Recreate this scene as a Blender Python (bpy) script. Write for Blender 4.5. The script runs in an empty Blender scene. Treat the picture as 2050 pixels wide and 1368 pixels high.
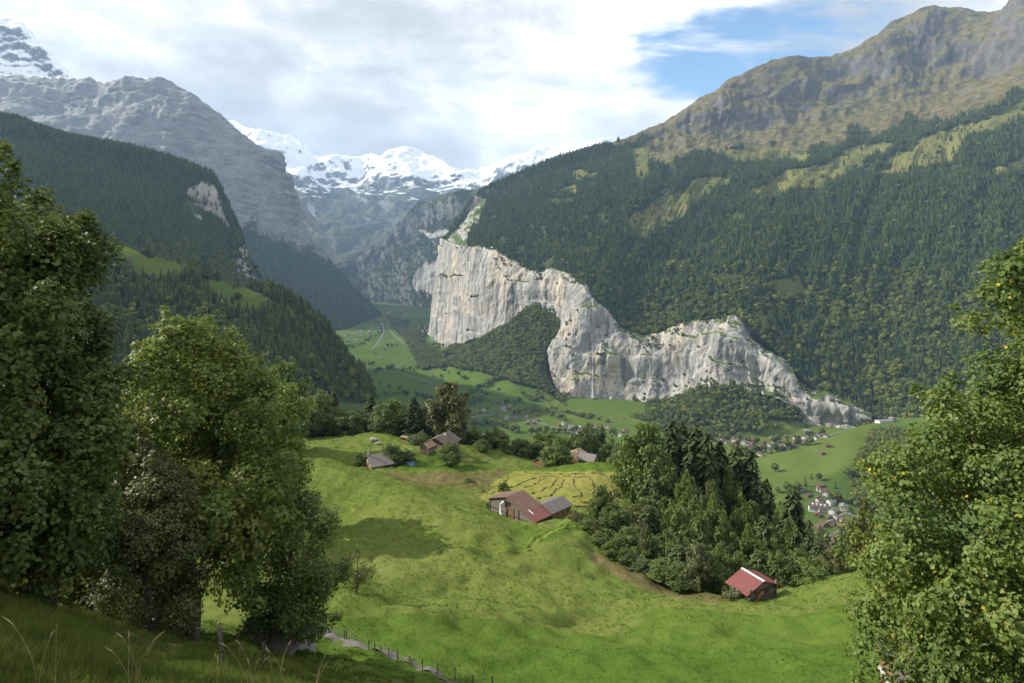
import bpy, math, random
import numpy as np

# ------------------------------------------------------------------ camera
F, CX, HY = 1200.0, 1025.0, 520.0          # focal length and horizon in photo pixels (2050 wide)
scene = bpy.context.scene
cam_d = bpy.data.cameras.new('camera')
cam_d.sensor_width = 36.0
cam_d.lens = F / 2050.0 * 36.0
cam_d.shift_y = -(684.0 - HY) / 2050.0
cam_d.clip_start = 0.5
cam_d.clip_end = 60000.0
cam = bpy.data.objects.new('camera', cam_d)
scene.collection.objects.link(cam)
cam.location = (0, 0, 0)
cam.rotation_euler = (math.radians(90), 0, 0)
scene.camera = cam

# ------------------------------------------------------------------ sun, sky, exposure
SUN_FWD = math.radians(14)                  # sun stands to the left, this much ahead of the camera
SUN_EL = math.radians(32)
S = np.array([-math.cos(SUN_FWD) * math.cos(SUN_EL), math.sin(SUN_FWD) * math.cos(SUN_EL), math.sin(SUN_EL)])
sun_d = bpy.data.lights.new('sun', 'SUN')
sun_d.energy = 5.0
sun_d.angle = math.radians(0.6)
sun_d.color = (1.0, 0.94, 0.83)
sun = bpy.data.objects.new('sun', sun_d)
scene.collection.objects.link(sun)
from mathutils import Vector
sun.rotation_euler = Vector(S).to_track_quat('Z', 'Y').to_euler()

world = bpy.data.worlds.new('World')
scene.world = world
world.use_nodes = True


class NT:
    """small helper for wiring nodes"""
    def __init__(s, tree):
        s.t = tree
        s.t.nodes.clear()

    def n(s, typ, **kw):
        nd = s.t.nodes.new(typ)
        for k, v in kw.items():
            if k.startswith('_'):
                continue
            setattr(nd, k, v)
        return nd

    def l(s, a, b):
        s.t.links.new(a, b)

    def val(s, sock, v):
        if hasattr(v, 'is_output') or isinstance(v, bpy.types.NodeSocket):
            s.t.links.new(v, sock)
        else:
            sock.default_value = v

    def math(s, op, a, b=0.0, c=None, clamp=False):
        nd = s.n('ShaderNodeMath', operation=op, use_clamp=clamp)
        s.val(nd.inputs[0], a)
        s.val(nd.inputs[1], b)
        if c is not None:
            s.val(nd.inputs[2], c)
        return nd.outputs[0]

    def mix(s, f, a, b, blend='MIX'):
        nd = s.n('ShaderNodeMix', data_type='RGBA', blend_type=blend)
        s.val(nd.inputs[0], f)
        s.val(nd.inputs[6], a if not isinstance(a, tuple) else (*a, 1.0)[:4])
        s.val(nd.inputs[7], b if not isinstance(b, tuple) else (*b, 1.0)[:4])
        return nd.outputs[2]

    def noise(s, vec, scale, detail=4.0, rough=0.55, dist=0.0, out=0):
        nd = s.n('ShaderNodeTexNoise')
        if vec is not None:
            s.l(vec, nd.inputs['Vector'])
        nd.inputs['Scale'].default_value = scale
        nd.inputs['Detail'].default_value = detail
        nd.inputs['Roughness'].default_value = rough
        nd.inputs['Distortion'].default_value = dist
        return nd.outputs[out]

    def mapping(s, vec, scale=(1, 1, 1), loc=(0, 0, 0), rot=(0, 0, 0)):
        nd = s.n('ShaderNodeMapping')
        s.l(vec, nd.inputs[0])
        nd.inputs[1].default_value = loc
        nd.inputs[2].default_value = rot
        nd.inputs[3].default_value = scale
        return nd.outputs[0]

    def ramp(s, fac, stops, interp='LINEAR'):
        nd = s.n('ShaderNodeValToRGB')
        nd.color_ramp.interpolation = interp
        el = nd.color_ramp.elements
        while len(el) < len(stops):
            el.new(0.5)
        for e, (p, c) in zip(el, stops):
            e.position = p
            e.color = (*c, 1.0) if isinstance(c, tuple) else (c, c, c, 1.0)
        s.l(fac, nd.inputs[0])
        return nd.outputs[0]

    def maprange(s, v, a, b, c=0.0, d=1.0, smooth=False):
        nd = s.n('ShaderNodeMapRange')
        if smooth:
            nd.interpolation_type = 'SMOOTHSTEP'
        s.val(nd.inputs[0], v)
        for i, x in zip((1, 2, 3, 4), (a, b, c, d)):
            nd.inputs[i].default_value = x
        return nd.outputs[0]


def direction(px, py):
    v = np.array([(px - CX) / F, 1.0, (HY - py) / F])
    return v / np.linalg.norm(v)


def build_sky():
    w = NT(world.node_tree)
    out = w.n('ShaderNodeOutputWorld')
    bg = w.n('ShaderNodeBackground')
    bg.inputs[1].default_value = 0.095
    w.l(bg.outputs[0], out.inputs[0])
    sky = w.n('ShaderNodeTexSky', sky_type='NISHITA')
    sky.sun_disc = False
    sky.sun_elevation = SUN_EL
    sky.sun_rotation = math.atan2(S[0], S[1])
    sky.air_density = 1.0
    sky.dust_density = 0.6
    sky.ozone_density = 2.0
    tc = w.n('ShaderNodeTexCoord')
    g = tc.outputs['Generated']
    sep = w.n('ShaderNodeSeparateXYZ')
    w.l(g, sep.inputs[0])
    zc = w.math('MAXIMUM', sep.outputs[2], 0.0)
    # flat cloud deck seen in perspective: project the view ray on a high plane
    inv = w.math('DIVIDE', 1.0, w.math('ADD', zc, 0.22))
    sc = w.n('ShaderNodeVectorMath', operation='SCALE')
    w.l(g, sc.inputs[0])
    w.l(inv, sc.inputs['Scale'])
    deck = w.mapping(sc.outputs[0], scale=(0.80, 1.2, 0.9), rot=(0, 0, math.radians(-28)), loc=(2.3, 0.7, 0.0))
    n2 = w.noise(w.mapping(deck, loc=(5.2, 1.3, 0.4)), 1.7, 5.0, 0.56, 0.3)
    n3 = w.noise(w.mapping(g, scale=(1.0, 1.0, 1.7)), 6.0, 6.0, 0.60, 0.25)

    def blob(px, py, r0, r1):
        dt = w.n('ShaderNodeVectorMath', operation='DISTANCE')
        w.l(g, dt.inputs[0])
        dt.inputs[1].default_value = tuple(direction(px, py))
        return w.maprange(dt.outputs['Value'], r0, r1, 1.0, 0.0, True)
    # one torn gap of open sky, crossed by streaks of high cloud
    yf = w.math('MAXIMUM', sep.outputs[1], 0.05)
    uu = w.math('DIVIDE', sep.outputs[0], yf)
    vv = w.math('DIVIDE', sep.outputs[2], yf)
    cmb = w.n('ShaderNodeCombineXYZ')
    w.l(uu, cmb.inputs[0])
    w.l(vv, cmb.inputs[1])
    flat = cmb.outputs[0]
    d1 = w.math('MULTIPLY', w.math('SUBTRACT', w.noise(flat, 6.0, 3.0, 0.55), 0.5), 0.16)
    d2 = w.math('MULTIPLY', w.math('SUBTRACT', w.noise(w.mapping(flat, loc=(3, 5, 1)), 6.0, 3.0, 0.55), 0.5), 0.12)
    a_ = math.radians(14)
    u0 = w.math('ADD', w.math('SUBTRACT', uu, (1490 - CX) / F), d1)
    v0 = w.math('ADD', w.math('SUBTRACT', vv, (HY - 100) / F), d2)
    ua = w.math('ADD', w.math('MULTIPLY', u0, math.cos(a_) / 0.31), w.math('MULTIPLY', v0, math.sin(a_) / 0.31))
    va = w.math('ADD', w.math('MULTIPLY', u0, -math.sin(a_) / 0.112), w.math('MULTIPLY', v0, math.cos(a_) / 0.112))
    rr = w.math('SQRT', w.math('ADD', w.math('MULTIPLY', ua, ua), w.math('MULTIPLY', va, va)))
    gap = w.maprange(rr, 0.45, 1.25, 1.0, 0.0, True)
    st = w.noise(w.mapping(flat, scale=(2.2, 9.0, 1.0), rot=(0, 0, math.radians(-24)), loc=(0.4, 0.2, 0)), 2.0, 5.0, 0.6, 0.5)
    cov = w.math('ADD', w.math('MULTIPLY', st, 1.30), 0.42)
    cov = w.math('SUBTRACT', cov, w.math('MULTIPLY', gap, 0.90))
    cover = w.maprange(cov, 0.13, 0.55, 0.0, 1.0, True)
    # cloud tone: bright tops and grey undersides
    grey = w.math('MAXIMUM', blob(430, 190, 0.0, 0.24), blob(760, 240, 0.0, 0.22))
    grey = w.math('MAXIMUM', grey, w.math('MULTIPLY', blob(1750, 40, 0.0, 0.2), 0.7))
    tone = w.math('ADD', w.math('MULTIPLY', n2, 0.50), w.math('MULTIPLY', n3, 0.50))
    tone = w.math('SUBTRACT', tone, w.math('MULTIPLY', grey, 0.15))
    ccol = w.ramp(tone, [(0.30, (3.2, 3.28, 3.4)), (0.38, (3.8, 3.85, 3.92)), (0.44, (4.7, 4.71, 4.73)), (0.49, (5.9, 5.87, 5.83)), (0.56, (7.4, 7.35, 7.3))])
    skyc = w.mix(1.0, sky.outputs[0], (0.62, 0.90, 1.05), 'MULTIPLY')
    skyc = w.mix(0.10, skyc, (4.6, 4.9, 5.2))
    col = w.mix(cover, skyc, ccol)
    w.l(col, bg.inputs[0])


build_sky()
vs = scene.view_settings
vs.view_transform = 'Standard'
vs.look = 'None'
vs.exposure = 1.0
vs.gamma = 1.0
vs.use_curve_mapping = False
scene.cycles.use_denoising = True
scene.cycles.max_bounces = 4
scene.cycles.use_adaptive_sampling = True
scene.cycles.adaptive_threshold = 0.015
world.cycles.sampling_method = 'MANUAL'
world.cycles.sample_map_resolution = 512
scene.cycles.diffuse_bounces = 2
scene.cycles.transmission_bounces = 3
scene.cycles.volume_bounces = 0
scene.cycles.transparent_max_bounces = 4

# ------------------------------------------------------------------ helpers
rng = np.random.default_rng(7)
random.seed(7)
COL = scene.collection


def W(px, py, d):
    return np.array([(px - CX) / F * d, d, (HY - py) / F * d])


def proj(P):
    P = np.asarray(P, float)
    y = np.maximum(P[..., 1], 1e-6)
    return CX + F * P[..., 0] / y, HY - F * P[..., 2] / y


def inpoly(px, py, poly):
    poly = np.asarray(poly, float)
    r = np.zeros(px.shape, bool)
    j = len(poly) - 1
    for i in range(len(poly)):
        xi, yi = poly[i]
        xj, yj = poly[j]
        c = ((yi > py) != (yj > py)) & (px < (xj - xi) * (py - yi) / (yj - yi + 1e-9) + xi)
        r ^= c
        j = i
    return r


_G = np.array([[1, 1, 0], [-1, 1, 0], [1, -1, 0], [-1, -1, 0], [1, 0, 1], [-1, 0, 1], [1, 0, -1], [-1, 0, -1],
               [0, 1, 1], [0, -1, 1], [0, 1, -1], [0, -1, -1]], float)


def perlin(p):
    p = np.asarray(p, float)
    i = np.floor(p).astype(np.int64)
    f = p - i
    u = f * f * f * (f * (f * 6 - 15) + 10)
    res = 0.0
    for dx in (0, 1):
        wx = u[..., 0] if dx else 1 - u[..., 0]
        for dy in (0, 1):
            wy = u[..., 1] if dy else 1 - u[..., 1]
            for dz in (0, 1):
                wz = u[..., 2] if dz else 1 - u[..., 2]
                h = ((i[..., 0] + dx) * 73856093) ^ ((i[..., 1] + dy) * 19349663) ^ ((i[..., 2] + dz) * 83492791)
                h = (h ^ (h >> 13)) * 1274126177
                g = _G[((h ^ (h >> 16)) & 0x7fffffff) % 12]
                res = res + wx * wy * wz * (g[..., 0] * (f[..., 0] - dx) + g[..., 1] * (f[..., 1] - dy) + g[..., 2] * (f[..., 2] - dz))
    return res


def fbm(p, octv=5, gain=0.5, lac=2.03):
    a, r, q = 1.0, 0.0, np.asarray(p, float)
    for k in range(octv):
        r = r + a * perlin(q + 17.3 * k)
        a *= gain
        q = q * lac
    return r


def ridged(p, octv=5, gain=0.5, lac=2.07):
    a, r, q = 1.0, 0.0, np.asarray(p, float)
    for k in range(octv):
        r = r + a * (1 - 2 * np.abs(perlin(q + 11.7 * k)))
        a *= gain
        q = q * lac
    return r / 2.0


def sstep(a, b, x):
    t = np.clip((x - a) / (b - a), 0, 1)
    return t * t * (3 - 2 * t)


def make_mesh(name, V, faces, mats=(), smooth=False, mat_idx=None, attrs=None):
    """V (n,3); faces: list of (m,k) int arrays"""
    me = bpy.data.meshes.new(name)
    V = np.ascontiguousarray(V, np.float32)
    if not isinstance(faces, (list, tuple)):
        faces = [faces]
    faces = [np.asarray(f, np.int32) for f in faces if len(f)]
    tot = sum(len(f) for f in faces)
    loops = np.concatenate([f.ravel() for f in faces])
    sizes = np.concatenate([np.full(len(f), f.shape[1], np.int32) for f in faces])
    starts = np.concatenate([[0], np.cumsum(sizes)[:-1]]).astype(np.int32)
    me.vertices.add(len(V))
    me.vertices.foreach_set('co', V.ravel())
    me.loops.add(len(loops))
    me.loops.foreach_set('vertex_index', loops)
    me.polygons.add(tot)
    me.polygons.foreach_set('loop_start', starts)
    me.polygons.foreach_set('loop_total', sizes)
    me.polygons.foreach_set('use_smooth', np.full(tot, bool(smooth)))
    if mat_idx is not None:
        me.polygons.foreach_set('material_index', np.asarray(mat_idx, np.int32))
    for m in (mats if isinstance(mats, (list, tuple)) else [mats]):
        me.materials.append(m)
    for an, (dom, arr) in (attrs or {}).items():
        arr = np.asarray(arr, np.float32)
        if arr.ndim == 1:
            at = me.attributes.new(an, 'FLOAT', dom)
            at.data.foreach_set('value', arr)
        else:
            at = me.attributes.new(an, 'FLOAT_COLOR', dom)
            if arr.shape[1] == 3:
                arr = np.concatenate([arr, np.ones((len(arr), 1), np.float32)], 1)
            at.data.foreach_set('color', np.ascontiguousarray(arr).ravel())
    me.update()
    me.validate(verbose=False)
    return me


def link(name, me, parent=None, loc=None):
    o = bpy.data.objects.new(name, me)
    COL.objects.link(o)
    if parent is not None:
        o.parent = parent
    if loc is not None:
        o.location = tuple(float(v) for v in loc)
    return o


def tag(o, label=None, cat=None, group=None, kind=None):
    if label:
        o['label'] = label
    if cat:
        o['category'] = cat
    if group:
        o['group'] = group
    if kind:
        o['kind'] = kind
    return o


def empty(name, loc, rz=0.0):
    o = bpy.data.objects.new(name, None)
    o.empty_display_size = 0.5
    COL.objects.link(o)
    o.location = tuple(float(v) for v in loc)
    o.rotation_euler = (0, 0, rz)
    return o


class MB:
    """collects polygons, then builds one mesh"""
    def __init__(s):
        s.V, s.F, s.k = [], {}, 0

    def add(s, V, faces):
        V = np.asarray(V, float)
        s.V.append(V)
        for f in faces:
            f = np.asarray(f, int)
            f = f.reshape(-1, f.shape[-1])
            s.F.setdefault(f.shape[1], []).append(f + s.k)
        s.k += len(V)

    def box(s, c, size, rz=0.0, R=None):
        x, y, z = np.asarray(size, float) / 2
        V = np.array([[a, b, e] for a in (-x, x) for b in (-y, y) for e in (-z, z)])
        if R is not None:
            V = V @ np.asarray(R).T
        elif rz:
            ca, sa = math.cos(rz), math.sin(rz)
            V = V @ np.array([[ca, sa, 0], [-sa, ca, 0], [0, 0, 1]])
        s.add(V + np.asarray(c, float), [np.array([[0, 1, 3, 2], [4, 6, 7, 5], [0, 4, 5, 1], [2, 3, 7, 6], [0, 2, 6, 4], [1, 5, 7, 3]])])

    def slab(s, quad, th):
        """quad: 4 corner points (counter-clockwise seen from above), thickened downwards along the normal"""
        q = np.asarray(quad, float)
        n = np.cross(q[1] - q[0], q[3] - q[0])
        n /= np.linalg.norm(n)
        V = np.concatenate([q, q - n * th])
        s.add(V, [np.array([[0, 1, 2, 3], [7, 6, 5, 4], [0, 4, 5, 1], [1, 5, 6, 2], [2, 6, 7, 3], [3, 7, 4, 0]])])

    def tube(s, pts, rad, sides=6, cap=True):
        pts = np.asarray(pts, float)
        n = len(pts)
        rad = np.broadcast_to(np.asarray(rad, float), (n,))
        T = np.gradient(pts, axis=0)
        T /= np.linalg.norm(T, axis=1, keepdims=True) + 1e-9
        up = np.where(np.abs(T[:, 2:3]) > 0.9, np.array([[1.0, 0, 0]]), np.array([[0, 0, 1.0]]))
        A = np.cross(T, up)
        A /= np.linalg.norm(A, axis=1, keepdims=True) + 1e-9
        B = np.cross(T, A)
        th = np.linspace(0, 2 * np.pi, sides, endpoint=False)
        V = pts[:, None, :] + rad[:, None, None] * (np.cos(th)[None, :, None] * A[:, None, :] + np.sin(th)[None, :, None] * B[:, None, :])
        i = np.arange(n - 1)[:, None] * sides
        j = np.arange(sides)[None, :]
        j2 = (j + 1) % sides
        f = np.stack([i + j, i + j2, i + sides + j2, i + sides + j], -1).reshape(-1, 4)
        s.add(V.reshape(-1, 3), [f])
        if cap:
            s.F.setdefault(sides, []).append((np.arange(sides)[None, :] + (n - 1) * sides + s.k - n * sides))

    def mesh(s, name, mats, smooth=False):
        return make_mesh(name, np.concatenate(s.V), [np.concatenate(v) for v in s.F.values()], mats, smooth)

    def build(s, name, mats, parent=None, smooth=False, loc=None):
        return link(name, s.mesh(name, mats, smooth), parent, loc)


# ------------------------------------------------------------------ materials
def pbsdf(w, rough=0.8, spec=0.25):
    b = w.n('ShaderNodeBsdfPrincipled')
    b.inputs['Roughness'].default_value = rough
    b.inputs['Specular IOR Level'].default_value = spec
    return b


def new_mat(name):
    m = bpy.data.materials.new(name)
    m.use_nodes = True
    w = NT(m.node_tree)
    out = w.n('ShaderNodeOutputMaterial')
    tc = w.n('ShaderNodeTexCoord')
    return m, w, out, tc.outputs['Object']


def bump(w, h, strength, dist):
    b = w.n('ShaderNodeBump')
    b.inputs['Strength'].default_value = strength
    b.inputs['Distance'].default_value = dist
    w.l(h, b.inputs['Height'])
    return b.outputs[0]


def simple_mat(name, c1, c2, scale, rough=0.8, spec=0.2, stretch=(1, 1, 1), bump_d=0.0, c3=None, detail=5.0):
    m, w, out, co = new_mat(name)
    v = w.mapping(co, scale=stretch)
    n = w.noise(v, scale, detail, 0.6)
    stops = [(0.3, c1), (0.7, c2)] if c3 is None else [(0.28, c1), (0.5, c2), (0.72, c3)]
    col = w.ramp(n, stops)
    oi = w.n('ShaderNodeObjectInfo')
    col = w.mix(1.0, col, w.ramp(oi.outputs['Random'], [(0.0, 0.85), (1.0, 1.12)]), 'MULTIPLY')
    b = pbsdf(w, rough, spec)
    w.l(col, b.inputs['Base Color'])
    if bump_d:
        w.l(bump(w, n, 0.8, bump_d), b.inputs['Normal'])
    w.l(b.outputs[0], out.inputs[0])
    return m


# ------------------------------------------------------------------ terrain materials
def rock_veg_mat(name, rock, veg, streak, veg_slope=(0.45, 0.7), veg_noise=0.012, bump_d=3.0, sc=1.0, snow=None, tan=None, veg_amt=1.0, stain=0.0):
    """rock with vertical or banded streaks, plants (and snow) where the slope lets them lie"""
    m, w, out, co = new_mat(name)
    geo = w.n('ShaderNodeNewGeometry')
    sepn = w.n('ShaderNodeSeparateXYZ')
    w.l(geo.outputs['Normal'], sepn.inputs[0])
    sepp = w.n('ShaderNodeSeparateXYZ')
    w.l(co, sepp.inputs[0])
    v = w.mapping(co, scale=streak)
    n1 = w.noise(v, 0.02 * sc, 5.0, 0.68, 0.4)
    n2 = w.noise(v, 0.11 * sc, 4.0, 0.68)
    n3 = w.noise(co, 0.006 * sc, 3.0, 0.6)
    fac = w.math('ADD', w.math('MULTIPLY', n1, 0.6), w.math('MULTIPLY', n2, 0.4))
    col = w.ramp(fac, [(0.34, rock[0]), (0.47, rock[1]), (0.58, rock[2]), (0.7, rock[3])])
    if tan:
        col = w.mix(w.maprange(n3, 0.48, 0.66, 0.0, 0.75), col, w.mix(fac, tan[0], tan[1]))
    if stain:
        ns_ = w.noise(w.mapping(co, scale=(1.0, 1.0, 0.035)), 0.045, 4.0, 0.7)
        col = w.mix(w.maprange(ns_, 0.52, 0.64, 0.0, stain), col, (0.075, 0.075, 0.078))
    nv = w.noise(co, veg_noise, 4.0, 0.7)
    sl = w.math('ADD', sepn.outputs[2], w.math('MULTIPLY', w.math('SUBTRACT', nv, 0.5), 0.9))
    vf = w.math('MULTIPLY', w.maprange(sl, veg_slope[0], veg_slope[1], 0.0, 1.0, True), veg_amt)
    nvc = w.noise(co, 0.03 * sc, 4.0, 0.7)
    vc = w.ramp(nvc, [(0.32, veg[0]), (0.5, veg[1]), (0.68, veg[2])])
    col = w.mix(vf, col, vc)
    rough = 0.9
    if snow:
        # lies above a ragged snow line, less on steep rock
        h = w.math('ADD', sepp.outputs[2], w.math('MULTIPLY', w.math('SUBTRACT', w.noise(co, snow[2], 4.0, 0.6), 0.5), snow[3]))
        hf = w.maprange(h, snow[0], snow[1], 0.0, 1.0)
        ns = w.noise(w.mapping(co, scale=(1, 1, 2.2)), snow[2] * 3.5, 5.0, 0.66)
        sf = w.math('ADD', w.math('ADD', sepn.outputs[2], w.math('MULTIPLY', w.math('SUBTRACT', ns, 0.5), 0.95)), w.math('MULTIPLY', hf, snow[4]))
        sf = w.math('MULTIPLY', w.maprange(sf, snow[5], snow[5] + 0.22, 0.0, 1.0), w.maprange(hf, 0.0, 0.25, 0.0, 1.0))
        col = w.mix(sf, col, (0.82, 0.85, 0.90))
    b = pbsdf(w, rough, 0.1)
    w.l(col, b.inputs['Base Color'])
    w.l(bump(w, w.math('ADD', w.math('MULTIPLY', n1, 1.0), w.math('MULTIPLY', n2, 0.5)), 0.9, bump_d), b.inputs['Normal'])
    w.l(b.outputs[0], out.inputs[0])
    return m


M_CLIFF = rock_veg_mat('limestone_cliff', [(0.09, 0.09, 0.09), (0.205, 0.20, 0.19), (0.34, 0.325, 0.30), (0.48, 0.455, 0.41)],
                       [(0.03, 0.05, 0.012), (0.06, 0.085, 0.02), (0.10, 0.11, 0.03)], (1.0, 1.0, 0.10), (0.6, 0.82), 0.02, 3.5, 1.25,
                       tan=((0.29, 0.24, 0.165), (0.48, 0.42, 0.32)), stain=0.85)
M_WALL = rock_veg_mat('grey_rock_wall', [(0.10, 0.10, 0.105), (0.17, 0.17, 0.17), (0.23, 0.225, 0.22), (0.33, 0.32, 0.305)],
                      [(0.04, 0.05, 0.02), (0.07, 0.075, 0.03), (0.10, 0.10, 0.05)], (0.55, 0.55, 1.5), (0.78, 1.0), 0.004, 9.0, 0.8,
                      snow=(1150.0, 1650.0, 0.004, 260.0, 0.35, 1.15))
M_SNOWPEAK = rock_veg_mat('snowy_peak_rock', [(0.09, 0.095, 0.105), (0.14, 0.145, 0.155), (0.19, 0.195, 0.20), (0.26, 0.26, 0.26)],
                          [(0.030, 0.038, 0.022), (0.050, 0.055, 0.030), (0.085, 0.080, 0.045)], (1.0, 1.0, 0.6), (0.42, 0.72), 0.002, 25.0, 0.25,
                          snow=(850.0, 1750.0, 0.0016, 700.0, 0.85, 1.20))
M_ALPINE = rock_veg_mat('alpine_turf_and_scree', [(0.040, 0.037, 0.036), (0.070, 0.064, 0.058), (0.11, 0.10, 0.09), (0.18, 0.17, 0.16)],
                        [(0.040, 0.044, 0.019), (0.088, 0.076, 0.032), (0.152, 0.122, 0.052)], (1.0, 1.0, 0.7), (0.50, 0.74), 0.006, 8.0, 0.9)
M_FORESTFLOOR = rock_veg_mat('wooded_slope_ground', [(0.05, 0.05, 0.045), (0.10, 0.098, 0.09), (0.17, 0.165, 0.15), (0.26, 0.25, 0.23)],
                             [(0.018, 0.028, 0.010), (0.032, 0.045, 0.014), (0.06, 0.07, 0.022)], (1.0, 1.0, 0.5), (0.12, 0.3), 0.01, 3.0, 1.0)
M_FARWOOD = rock_veg_mat('far_slope_ground', [(0.055, 0.058, 0.06), (0.10, 0.10, 0.10), (0.16, 0.155, 0.15), (0.24, 0.235, 0.225)],
                         [(0.018, 0.028, 0.012), (0.032, 0.042, 0.016), (0.06, 0.062, 0.026)], (1.0, 1.0, 0.5), (-0.05, 0.22), 0.003, 8.0, 0.5)


def pasture_mat(name, c, patch=0.006, fine=0.25, bump_d=0.15, big=0.0016):
    m, w, out, co = new_mat(name)
    n1 = w.noise(co, patch, 5.0, 0.6, 0.3)
    n2 = w.noise(co, fine, 5.0, 0.7)
    vor = w.n('ShaderNodeTexVoronoi')
    w.l(w.mapping(co, scale=(1, 1.0, 0.2)), vor.inputs['Vector'])
    vor.inputs['Scale'].default_value = big
    sepc = w.n('ShaderNodeSeparateColor')
    w.l(vor.outputs['Color'], sepc.inputs[0])
    f = w.math('ADD', w.math('ADD', w.math('MULTIPLY', n1, 0.55), w.math('MULTIPLY', sepc.outputs[0], 0.22)), w.math('MULTIPLY', n2, 0.25))
    col = w.ramp(f, [(0.3, c[0]), (0.5, c[1]), (0.7, c[2])])
    b = pbsdf(w, 1.0, 0.0)
    w.l(col, b.inputs['Base Color'])
    w.l(bump(w, n2, 0.6, bump_d), b.inputs['Normal'])
    w.l(b.outputs[0], out.inputs[0])
    return m


M_PASTURE = pasture_mat('valley_pasture', [(0.042, 0.070, 0.013), (0.060, 0.094, 0.017), (0.086, 0.114, 0.024)], fine=0.1, bump_d=0.6)
M_PASTURE2 = pasture_mat('mountain_pasture', [(0.058, 0.070, 0.020), (0.090, 0.096, 0.030), (0.135, 0.124, 0.046)], fine=0.1, bump_d=0.6)


# ------------------------------------------------------------------ lofted mountains
def catmull(P, t):
    """P (n,...) control values, t in [0,n-1]"""
    n = len(P)
    i = np.clip(np.floor(t).astype(int), 0, n - 2)
    f = (t - i).reshape((-1,) + (1,) * (P.ndim - 1))
    p0, p1, p2, p3 = P[np.maximum(i - 1, 0)], P[i], P[i + 1], P[np.minimum(i + 2, n - 1)]
    return 0.5 * (2 * p1 + (p2 - p0) * f + (2 * p0 - 5 * p1 + 4 * p2 - p3) * f * f + (3 * p1 - p0 - 3 * p2 + p3) * f ** 3)


class Patch:
    def __init__(s, rows, nu, nv, smooth_v=True):
        """rows: R lists of C (px,py,d); grid of nv x nu points"""
        C = np.array([[W(*p) for p in r] for r in rows])
        tu = np.linspace(0, C.shape[1] - 1, nu)
        tv = np.linspace(0, C.shape[0] - 1, nv)
        G = np.stack([catmull(r, tu) for r in C])              # R, nu, 3
        if smooth_v:
            G = catmull(G, tv)
        else:
            i = np.clip(np.floor(tv).astype(int), 0, len(C) - 2)
            f = (tv - i)[:, None, None]
            G = G[i] * (1 - f) + G[i + 1] * f
        s.P = G
        s.tv = tv[:, None] * np.ones((1, nu))
        s.tu = tu[None, :] * np.ones((nv, 1))

    def normals(s):
        a = np.gradient(s.P, axis=1)
        b = np.gradient(s.P, axis=0)
        n = np.cross(a, b)
        n /= np.linalg.norm(n, axis=-1, keepdims=True) + 1e-9
        return n

    def displace(s, amount, along=None):
        n = s.normals() if along is None else along
        flip = np.where((n * (-s.P)).sum(-1, keepdims=True) < 0, -1.0, 1.0) if along is None else 1.0
        s.P = s.P + n * flip * amount[..., None]

    def build(s, name, mats, smooth=True, face_mat=None, kind='structure'):
        nv, nu = s.P.shape[:2]
        i = np.arange(nv - 1)[:, None] * nu
        j = np.arange(nu - 1)[None, :]
        f = np.stack([i + j, i + j + 1, i + nu + j + 1, i + nu + j], -1).reshape(-1, 4)
        n = s.normals()
        if n[..., 2].mean() < 0:
            f = f[:, ::-1]
        o = link(name, make_mesh(name, s.P.reshape(-1, 3), f, mats, smooth, face_mat))
        tag(o, kind=kind)
        s.f = f
        return o

    def sample(s, n, r):
        """n points spread evenly by ground area; returns positions, tv, slope (normal z)"""
        P = s.P
        a = P[1:, :-1] - P[:-1, :-1]
        b = P[:-1, 1:] - P[:-1, :-1]
        area = np.abs(a[..., 0] * b[..., 1] - a[..., 1] * b[..., 0])   # plan area: trees grow upright
        area = area.ravel()
        k = r.choice(len(area), n, p=area / area.sum())
        nu1 = P.shape[1] - 1
        i, j = k // nu1, k % nu1
        u, v = r.random((n, 1)), r.random((n, 1))
        Q = (P[i, j] * (1 - u) + P[i, j + 1] * u) * (1 - v) + (P[i + 1, j] * (1 - u) + P[i + 1, j + 1] * u) * v
        N = s.normals()[i, j]
        return Q, s.tv[i, j] + v[:, 0] * (s.tv[1, 0] - s.tv[0, 0]), s.tu[i, j], np.abs(N[:, 2]), area.sum()


def grid_h(dist):
    return 0


# --- right massif ------------------------------------------------------------
top = [(884, 484, 3650), (930, 500, 3150), (990, 504, 2830), (1060, 545, 2650), (1125, 545, 2480), (1190, 602, 2290), (1232, 650, 2260),
       (1300, 675, 2200), (1400, 645, 2110), (1478, 640, 2010), (1512, 682, 1960), (1580, 735, 1890), (1606, 775, 1850), (1700, 806, 1790),
       (1745, 836, 1740)]
bot = [(858, 668, 3600), (915, 716, 3080), (960, 712, 2780), (1045, 662, 2590), (1120, 660, 2420), (1098, 712, 2300), (1125, 790, 2180),
       (1230, 826, 2130), (1330, 818, 2060), (1420, 785, 1960), (1500, 785, 1915), (1570, 808, 1860), (1610, 858, 1820), (1690, 870, 1765),
       (1748, 850, 1720)]
mid1 = [(t[0] * .75 + b[0] * .25 - 2, t[1] * .72 + b[1] * .28, t[2] * .75 + b[2] * .25 - 18) for t, b in zip(top, bot)]
mid2 = [(t[0] * .35 + b[0] * .65, t[1] * .35 + b[1] * .65, t[2] * .45 + b[2] * .55 + 5) for t, b in zip(top, bot)]
lip = [(t[0], t[1] - 6, t[2] + 40) for t in top]
cl = Patch([lip, top, mid1, mid2, bot], 760, 140)
Pc = cl.P.copy()
q = Pc * np.array([1 / 150, 1 / 150, 1 / 700])
cw = np.stack([fbm(Pc / 160 + 1, 2), fbm(Pc / 160 + 5, 2), fbm(Pc / 90 + 8, 2)], -1) * 60
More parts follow.
